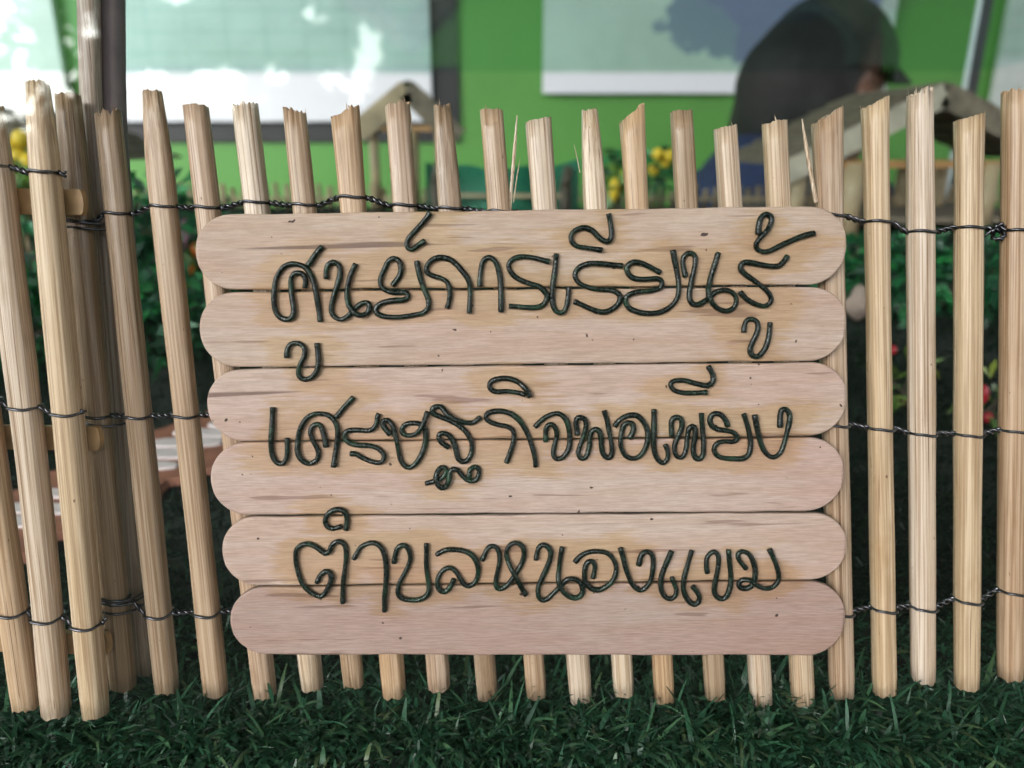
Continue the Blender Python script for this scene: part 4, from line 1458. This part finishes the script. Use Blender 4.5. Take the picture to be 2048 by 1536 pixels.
# hair: long bob behind and beside the face
hair_ch = [
    ([Vector((X - 0.035, Y_, Z + 0.045)), Vector((X + 0.015, Y_, Z + 0.065))], [0.093, 0.082]),
    ([Vector((X - 0.065, Y_, Z + 0.02)), Vector((X - 0.075, Y_, Z - 0.06)), Vector((X - 0.075, Y_, Z - 0.115))], [0.092, 0.080, 0.050]),
    ([Vector((X - 0.06, Y_ - 0.06, Z + 0.0)), Vector((X - 0.075, Y_ - 0.07, Z - 0.03)), Vector((X - 0.07, Y_ - 0.05, Z - 0.07))], [0.046, 0.036, 0.022]),
    ([Vector((X - 0.06, Y_ + 0.06, Z + 0.0)), Vector((X - 0.075, Y_ + 0.07, Z - 0.05)), Vector((X - 0.06, Y_ + 0.06, Z - 0.10))], [0.050, 0.042, 0.025]),
]
hair = skin_body(hair_ch, 'hair', M_hair)
setpar(hair, pr)
cap_b = MB()
# cap crown and brim
for j in range(9):
    pass
n = 36
vs, fs = [], []
for j in range(10):
    t = (math.pi / 2) * j / 9
    for k in range(n):
        a_ = 2 * math.pi * k / n
        vs.append((X + 0.005 + 0.112 * math.cos(t) * math.cos(a_), Y_ + 0.104 * math.cos(t) * math.sin(a_), Z + 0.045 + 0.115 * math.sin(t)))
for j in range(9):
    for k in range(n):
        fs.append((j * n + k, j * n + (k + 1) % n, (j + 1) * n + (k + 1) % n, (j + 1) * n + k))
cap_b.add(vs, fs)
cap = cap_b.build('cap', M_cap, pr, True)
b = MB()
vs, fs = [], []
for k in range(25):
    a_ = -1.25 + 2.5 * k / 24
    inn = (X + 0.005 + 0.109 * math.cos(a_), Y_ + 0.102 * math.sin(a_), Z + 0.048)
    ext = 0.050 * math.cos(a_ * 1.15)
    outr = (X + 0.005 + (0.109 + ext) * math.cos(a_), Y_ + (0.102 + ext * .6) * math.sin(a_), Z + 0.042 - 0.012 * abs(math.sin(a_)) - 0.012)
    vs += [inn, outr, (outr[0], outr[1], outr[2] + .004), (inn[0], inn[1], inn[2] + .004)]
for k in range(24):
    for j in range(4):
        fs.append((4 * k + j, 4 * k + (j + 1) % 4, 4 * k + 4 + (j + 1) % 4, 4 * k + 4 + j))
b.add(vs, fs)
b.build('brim', M_cap, cap, True)
# shirt and trousers follow the body
sh_ch = [([hip + Vector((0, 0, -.02)), hip.lerp(sh, .5) + Vector((-.015, 0, 0)), sh + Vector((0, 0, 0.0))], [0.150, 0.140, 0.142]),
         ([sh + Vector((0.01, -.155, 0)), sh + Vector((-.01, 0, .02)), sh + Vector((0.01, .155, 0))], [0.070, 0.084, 0.070]),
         ([sh, sh.lerp(Vector((X - 0.045, Y_, Z - 0.10)), .7)], [0.09, 0.066])]
for s in (-1, 1):
    el = sh + Vector((0.05, s * .20, -0.27))
    p0 = sh + Vector((0.01, s * .168, 0))
    sh_ch.append(([p0, p0.lerp(el, .5), p0.lerp(el, .8)], [0.064, 0.058, 0.056]))
setpar(skin_body(sh_ch, 'shirt', M_navy, 0.011), pr)
tr_ch = []
for s in (-1, 1):
    hp = hip + Vector((0, s * .085, -.03))
    zk = (hip.z + FLOOR) / 2
    tr_ch.append(([hip + Vector((0, s * .05, .02)), hp + Vector((0, 0, -.04)), Vector((hip.x + .05, hp.y, zk)), Vector((hip.x - .01, hp.y, FLOOR + .13))], [0.10, 0.104, 0.074, 0.062]))
setpar(skin_body(tr_ch, 'trousers', M_trouser, 0.012), pr)
pr.rotation_euler = (0, 0, R(28))

# ------------------------------------------------------------------ yard behind the viewer, seen only as a reflection in the front pane
def mirrored(px, py, D):
    """point behind the viewer whose mirror image in the front pane stands D metres behind it, toward a photo pixel"""
    p = at(px, py, YF + D)
    return Vector((p.x, YF - D, p.z))


GAPS = [(40, 195, 165, 85, .88), (20, 60, 75, 140, .95), (165, 60, 50, 120, .85), (95, 60, 70, 80, .66), (625, 25, 44, 56, .96), (740, 92, 50, 74, 1), (705, 150, 50, 50, .9), (706, 182, 54, 34, 1),
        (300, 148, 62, 26, 1), (440, 150, 76, 30, 1), (570, 150, 60, 26, .97), (470, 195, 90, 40, .93), (650, 158, 44, 28, .97),
        (330, 60, 60, 60, .3), (520, 70, 70, 60, .3), (1300, 95, 60, 26, .9)]  # gaps shaped so mirrored sky leaves glare patches on the pane
rs = np.random.default_rng(11)
V, Fc = [], []
cand = 0
while cand < 62000:
    cand += 1
    px, py = rs.uniform(-900, 2900), 300 - 440 * rs.random() ** 0.9
    keep = 1.0
    for (gx_, gy_, gw, gh, s_) in GAPS:
        r_ = ((px - gx_) / gw) ** 2 + ((py - gy_) / gh) ** 2 - 0.4 * math.sin(px * 0.13 + gx_) * math.sin(py * 0.17 + gy_)
        e_ = min(1, max(0, (r_ - 0.25) / 1.3))
        keep = min(keep, 1 - s_ * (1 - e_ * e_ * (3 - 2 * e_)))
    if rs.random() > keep:
        continue
    if py < -60 + 60 * math.sin(px * 0.006) + 30 * math.sin(px * 0.021):
        continue
    D = rs.uniform(6.0, 6.8)
    p = mirrored(px, py, D)
    a1 = rs.normal(size=3); a1 /= np.linalg.norm(a1)
    a2 = np.cross(a1, rs.normal(size=3)); a2 /= np.linalg.norm(a2)
    l_, w_ = rs.uniform(.07, .13), rs.uniform(.04, .07)
    p = np.array(p)
    q = len(V)
    V += [tuple(p - a1 * l_), tuple(p + a2 * w_), tuple(p + a1 * l_), tuple(p - a2 * w_)]
    Fc.append((q, q + 1, q + 2, q + 3))
for k in range(26000):                      # dense part added on the right to block mirrored sky
    p = np.array(mirrored(rs.uniform(900, 2900), 310 - 400 * rs.random(), rs.uniform(6.4, 7.2)))
    a1 = rs.normal(size=3); a1 /= np.linalg.norm(a1)
    a2 = np.cross(a1, rs.normal(size=3)); a2 /= np.linalg.norm(a2)
    q = len(V)
    V += [tuple(p - a1 * .15), tuple(p + a2 * .09), tuple(p + a1 * .15), tuple(p - a2 * .09)]
    Fc.append((q, q + 1, q + 2, q + 3))
for k in range(14000):                      # lower hedge down to the lawn
    p = np.array((rs.uniform(-9, 9), YF - rs.uniform(6.2, 7.0), rs.uniform(FLOOR, 0.12)))
    a1 = rs.normal(size=3); a1 /= np.linalg.norm(a1)
    a2 = np.cross(a1, rs.normal(size=3)); a2 /= np.linalg.norm(a2)
    q = len(V)
    V += [tuple(p - a1 * .15), tuple(p + a2 * .09), tuple(p + a1 * .15), tuple(p - a2 * .09)]
    Fc.append((q, q + 1, q + 2, q + 3))
me = bpy.data.meshes.new('treeline')
me.from_pydata(V, [], Fc)
me.materials.append(M_leaftree)
o = bpy.data.objects.new('treeline', me)
scene.collection.objects.link(o)
tag(o, 'unseen line of dark trees, its sky gaps shaped to mirror as glare in the front glass', 'trees', kind='stuff')
